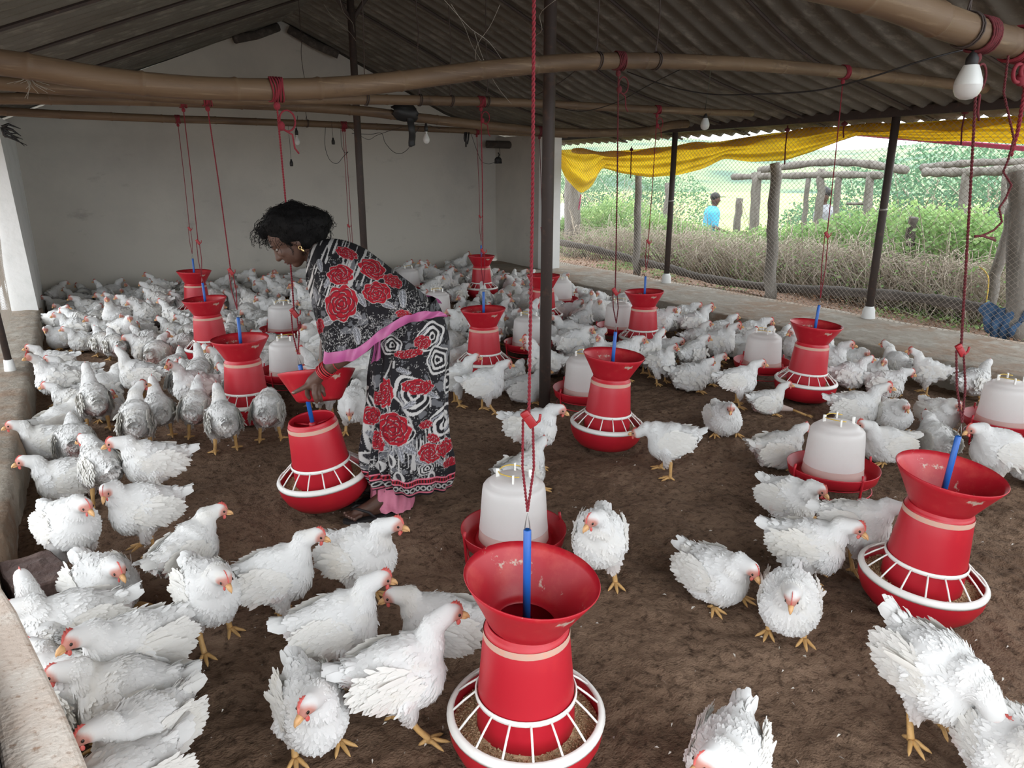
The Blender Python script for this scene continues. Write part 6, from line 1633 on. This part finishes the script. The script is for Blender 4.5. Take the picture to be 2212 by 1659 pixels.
beam([(1990, 362), (2100, 352), (2215, 350)], FX+0.3, 0.045, 'upper log beam at the right, under the pink hose')
beam([(1830, 440), (1870, 440)], FX, 0.02, 'thin short bar between two posts')
beam([(1470, 585), (1560, 592), (1700, 610), (1840, 590), (1960, 580), (2120, 570)], 8.3, 0.028, 'thin crooked branch lying in the dry twigs behind the rail', 'fallen_branch', 'branch')

# shrubs: leafy clumps with stems
def leaf_cloud(n, rx, ry, rz, size, seed, core=0.45):
    g = np.random.default_rng(seed); d = g.normal(size=(n, 3)); d /= np.linalg.norm(d, axis=1)[:, None]
    rad = g.uniform(core, 1.0, n)**0.6; lump = 0.75+0.5*fbm(d[:, 0]*2.2+seed, d[:, 2]*2.2+d[:, 1]*1.7, seed, 3)
    P = d*(rad*lump)[:, None]*[rx, ry, rz]; P[:, 2] += rz
    P = P[P[:, 2] > 0.01]; k = len(P)
    D = g.normal(size=(k, 3)); D[:, 2] -= 0.2; D /= np.linalg.norm(D, axis=1)[:, None]; S = np.cross(D, g.normal(size=(k, 3))); S /= np.linalg.norm(S, axis=1)[:, None]
    L = size*g.uniform(0.6, 1.3, k)[:, None]; Wd_ = L*0.36
    V = np.stack([P, P+D*L*0.5+S*Wd_, P+D*L, P+D*L*0.5-S*Wd_], 1).reshape(-1, 3); F = np.array([[0, 1, 2, 3]])+np.arange(k)[:, None]*4
    return V, F
def stems(n, rx, ry, rz, r, seed, rough=0.1):
    g = np.random.default_rng(seed+50); mb = MB()
    for i in range(n):
        a = g.uniform(0, 2*PI); q = g.uniform(0.2, 1); e = np.array([rx*q*math.cos(a), ry*q*math.sin(a), rz*2*g.uniform(0.5, 0.95)])
        mid = e*0.5*[0.6, 0.6, 1.1]+g.normal(size=3)*rough; mb.tube(smooth_path([[e[0]*0.2, e[1]*0.2, 0], mid, e], 7), [r*1.3, r*1.2, r, r, r*0.8, r*0.6, r*0.3], 4)
    return mb
SH = {}
def shrub(px, X, rx, rz, kind, label, name='shrub', zb=None, cat='shrub', group='shrubs outside the mesh wall', seed=0, ry=None):
    Y = onp(px, 500, 0, X)[1]; z = gz(X) if zb is None else zb
    t = empty(name, (X, Y, z-0.03), RNG.uniform(0, 6), label, cat, group)
    k = (kind, seed, round(rx, 2), round(rz, 2))
    n, sz, mt = {'leafy': (3600, 0.055, 'leaf'), 'dark': (4200, 0.06, 'leaf_dark'), 'dry': (420, 0.035, 'leaf')}[kind]
    V, F = leaf_cloud(n, rx, ry or rx, rz, sz, seed); mb = MB(); mb.add(V, F); obj('foliage', mb.mesh('foliage', mt, False), t)
    stems({'leafy': 26, 'dark': 20, 'dry': 420}[kind], rx, ry or rx, rz, {'leafy': 0.007, 'dark': 0.012, 'dry': 0.0038}[kind], seed, {'dry': 0.22}.get(kind, 0.1)).build('stems', 'twig', t)
    return t
LS = [(1290, 8.6, 0.62, 0.52, 'leafy', 'pale green shrub below the hanging yellow corner'), (1350, 9.3, 0.8, 0.62, 'leafy', 'rounded green shrub left of the near grey post'), (1420, 8.4, 0.55, 0.44, 'leafy', 'low green shrub behind the left steel post'), (1480, 9.0, 0.6, 0.42, 'leafy', 'green shrub between the left steel post and the man in the cap'),
      (1560, 8.8, 0.55, 0.38, 'leafy', 'green shrub in front of the man in the cap'), (1640, 8.6, 0.55, 0.40, 'leafy', 'green shrub beside the middle grey post'), (1720, 8.7, 0.6, 0.44, 'leafy', 'green shrub in front of the person by the beam'), (1790, 8.2, 0.55, 0.48, 'leafy', 'green shrub at the foot of the weathered beam posts'),
      (1860, 8.6, 0.65, 0.56, 'leafy', 'bright green shrub left of the right steel post'), (1950, 8.3, 0.65, 0.62, 'leafy', 'tall bright green shrub right of the right steel post'), (2030, 8.0, 0.6, 0.60, 'leafy', 'bright green shrub below the right weathered beam'), (2110, 8.2, 0.65, 0.58, 'leafy', 'green shrub behind the tangled rope'), (2190, 8.0, 0.6, 0.5, 'leafy', 'green shrub beside the trunk at the right edge'), (1225, 8.0, 0.4, 0.36, 'leafy', 'green shrub at the far left end of the mesh')]
for i, (px, X, rx, rz, kd, lb) in enumerate(LS): shrub(px, X, rx, rz, kd, lb, seed=i % 6)
LD = [(1260, 7.7, 0.55, 0.24), (1330, 7.8, 0.6, 0.30), (1400, 7.7, 0.5, 0.30), (1470, 7.8, 0.6, 0.33), (1540, 7.7, 0.6, 0.34), (1620, 7.8, 0.6, 0.33), (1690, 7.7, 0.55, 0.33), (1760, 7.6, 0.55, 0.34), (1830, 7.6, 0.55, 0.33), (1900, 7.6, 0.55, 0.34), (1980, 7.5, 0.5, 0.34), (2060, 7.5, 0.5, 0.33), (2140, 7.4, 0.5, 0.32)]
place_w = ['below the hanging yellow corner', 'left of the near grey post', 'left of the left steel post', 'right of the left steel post', 'below the man in the cap', 'left of the middle grey post', 'right of the middle grey post', 'below the person by the beam', 'left of the right steel post', 'right of the right steel post', 'around the brown rotten stump', 'behind the tangled rope', 'at the foot of the leaning plank']
for i, (px, X, rx, rz) in enumerate(LD): shrub(px, X, rx, rz, 'dry', 'tangle of dry grey twigs '+place_w[i], 'dry_brush', cat='brush', group='dry brush outside the mesh wall', seed=i % 5+10)
for i, (px, X, rx, rz, lb) in enumerate([(1330, 12.5, 1.5, 1.2, 'dark green tree behind the hanging yellow corner'), (1440, 13.5, 1.3, 1.05, 'dark green tree behind the left steel post'), (1870, 12.5, 1.3, 1.15, 'dark feathery bamboo clump left of the right steel post'), (1990, 12.0, 1.4, 1.35, 'dark feathery bamboo clump right of the right steel post'), (2110, 11.6, 1.4, 1.35, 'dark feathery bamboo clump behind the right beam'), (2210, 11.2, 1.3, 1.3, 'dark feathery bamboo clump at the right edge'), (1240, 12.5, 1.4, 1.1, 'dark green tree at the left end of the mesh wall'), (1780, 14.5, 1.2, 0.8, 'dark bush behind the weathered posts')]):
    shrub(px, X, rx, rz, 'dark', lb, 'background_tree', zb=-0.5, cat='tree', group='trees beyond the shrubs', seed=20+i % 4)
# dead leaves and small weeds on the strip of soil
g = np.random.default_rng(3); K = 5200; x = g.uniform(6.35, 7.9, K); y = g.uniform(1.5, 10, K); P = np.stack([x, y, 0.115+0.03*g.random(K)], -1)
D = g.normal(size=(K, 3))*[1, 1, 0.35]; D /= np.linalg.norm(D, axis=1)[:, None]; S = np.cross(D, g.normal(size=(K, 3))*[0.3, 0.3, 1]); S /= np.linalg.norm(S, axis=1)[:, None]; L = g.uniform(0.015, 0.05, K)[:, None]
V = np.stack([P, P+D*L*0.5+S*L*0.3, P+D*L, P+D*L*0.5-S*L*0.3], 1).reshape(-1, 3); mb = MB(); mb.add(V, np.array([[0, 1, 2, 3]])+np.arange(K)[:, None]*4)
tag(mb.build('fallen_leaves', 'dead_leaf', smooth=False), 'brown fallen leaves on the bare soil along the mesh wall', 'leaves', kind='stuff')
K = 1600; cx = g.choice([7.0, 7.3, 6.9, 7.2, 7.1, 7.4], K); cy = cx*0+g.choice([8.6, 7.6, 6.3, 4.0, 3.6, 3.0], K); P = np.stack([cx+g.normal(size=K)*0.12, cy+g.normal(size=K)*0.22, 0.11+0.07*g.random(K)], -1); D = g.normal(size=(K, 3)); D /= np.linalg.norm(D, axis=1)[:, None]; S = np.cross(D, g.normal(size=(K, 3))); S /= np.linalg.norm(S, axis=1)[:, None]; L = g.uniform(0.02, 0.05, K)[:, None]
V = np.stack([P, P+D*L*0.5+S*L*0.35, P+D*L, P+D*L*0.5-S*L*0.35], 1).reshape(-1, 3); mb = MB(); mb.add(V, np.array([[0, 1, 2, 3]])+np.arange(K)[:, None]*4)
tag(mb.build('weeds', 'leaf', smooth=False), 'small green weeds on the soil behind the curb', 'weeds', kind='stuff')
# big pale leaf on a yellow stalk
P0 = onp(2130, 655, 0, 7.0); P1 = onp(2135, 600, 0, 7.0); P2 = onp(2115, 575, 0, 7.0); P3 = onp(2090, 588, 0, 7.0)
t = empty('taro_leaf', tuple(P0), 0, 'single pale green leaf on a long bent stalk near the tangled rope', 'plant')
MB().tube(smooth_path([P0-P0, P1-P0, P2-P0], 14), 0.006, 6).build('stalk', 'yellow_wire', t)
V = [P2-P0, (P2*0.6+P3*0.4)-P0+up_(0.03), P3-P0, (P2*0.6+P3*0.4)-P0-up_(0.03)]; mb = MB(); mb.add(V, [[0, 1, 2, 3]]); mb.build('leaf_blade', 'leaf', t, smooth=False)
# blue rag over the rail's end
c0 = onp(2168, 700, 0, 6.72); mb = MB(); Q = []
for i in range(30):
    a = -1+2*i/29; col = []
    for j in range(26):
        v_ = j/25; hw = 0.19*(1-0.5*v_**2)+0.02*math.sin(v_*9); zz = 0.15-0.33*v_*(1-0.35*a*a)+0.02*math.sin(a*7)
        col.append((-0.05*math.sin(v_*PI)+0.018*math.sin(a*13+v_*3)+0.012*math.sin(v_*15+a*4), -a*hw, zz))
    Q.append(col)
mb.grid(np.array(Q)); o = mb.build('blue_rag', 'blue_cloth', None, loc=tuple(c0)); o.modifiers.new('s', 'SOLIDIFY').thickness = 0.012
tag(o, 'dark blue rag hung over the right end of the log rail', 'rag')
# people beyond the shrubs
def passer(px, py_head, X, shirt, label, cap=True, face=1, zb=-0.45, bend=0.0):
    Hd = onp(px, py_head, 0, X); y = Hd[1]; zf = gz(X) if zb is None else zb
    rt = np.array([math.cos(YAW), -math.sin(YAW), 0])*(1 if face > 0 else -1); bk = np.array([math.sin(YAW), math.cos(YAW), 0])
    t = empty('person', (X, y, zf), 0, label, 'person'); Hh = Hd[2]-zf; o = np.array([X, y, zf]); sc = max(Hh, 0.9)/1.52
    P = lambda r, k, z: rt*r*sc+bk*k*sc+np.array([0, 0, z*sc])
    b = MB(); b.ell(P(0, 0, 1.53), (0.085*sc, 0.085*sc, 0.11*sc)); b.ell(P(0.09, 0, 1.51), (0.018*sc, 0.014*sc, 0.02*sc)); b.cap(P(-0.01, 0, 1.45), P(-0.04, 0, 1.33), 0.05*sc, 0.06*sc)
    b.chain([P(-0.05, 0, 1.25), P(-0.06, 0, 1.05), P(-0.05, 0, 0.85)], [0.13*sc, 0.13*sc, 0.14*sc])
    for s in (-1, 1):
        b.chain([P(-0.05, s*0.17, 1.27), P(-0.02, s*0.20, 1.02), P(0.16, s*0.15, 0.95)], [0.055*sc, 0.042*sc, 0.03*sc]); b.chain([P(0.16, s*0.15, 0.95), P(0.25, s*0.14, 0.95)], [0.03*sc, 0.022*sc])
        b.chain([P(-0.05, s*0.09, 0.85), P(0.0, s*0.09, 0.45), P(-0.02, s*0.09, 0.06), P(0.12, s*0.09, 0.03)], [0.09*sc, 0.06*sc, 0.04*sc, 0.03*sc])
    me = remesh(b, 0.014, 4); me.materials.append(MT['skin']); obj('body', me, t)
    b = MB(); b.chain([P(-0.05, 0, 1.27), P(-0.06, 0, 1.05), P(-0.05, 0, 0.80)], [0.155*sc, 0.15*sc, 0.16*sc])
    for s in (-1, 1): b.chain([P(-0.05, s*0.16, 1.28), P(-0.03, s*0.20, 1.08)], [0.08*sc, 0.062*sc])
    me = remesh(b, 0.014, 4); me.materials.append(MT[shirt]); obj('shirt', me, t)
    b = MB()
    for s in (-1, 1): b.chain([P(-0.05, s*0.09, 0.82), P(0.0, s*0.09, 0.45), P(-0.02, s*0.09, 0.10)], [0.11*sc, 0.08*sc, 0.065*sc])
    me = remesh(b, 0.016, 3); me.materials.append(MT['black']); obj('trousers', me, t)
    b = MB(); b.ell(P(-0.015, 0, 1.58), (0.095*sc, 0.09*sc, 0.085*sc)); 
    if cap: b.box(P(0.10, 0, 1.575), (0.11*sc, 0.11*sc, 0.012), None)
    b.build('cap' if cap else 'hair', 'black', t); return t
passer(1546, 432, 10.2, 'shirt_blue', 'man in a dark cap and light blue shirt seen behind the shrubs, looking right')
passer(1778, 425, 10.0, 'shirt_grey', 'person in grey with dark hair half hidden by a post under the weathered beam', cap=False, face=-1)
passer(1226, 428, 9.2, 'shirt_white', 'person in a pale shirt at the far left end of the mesh wall', cap=False)
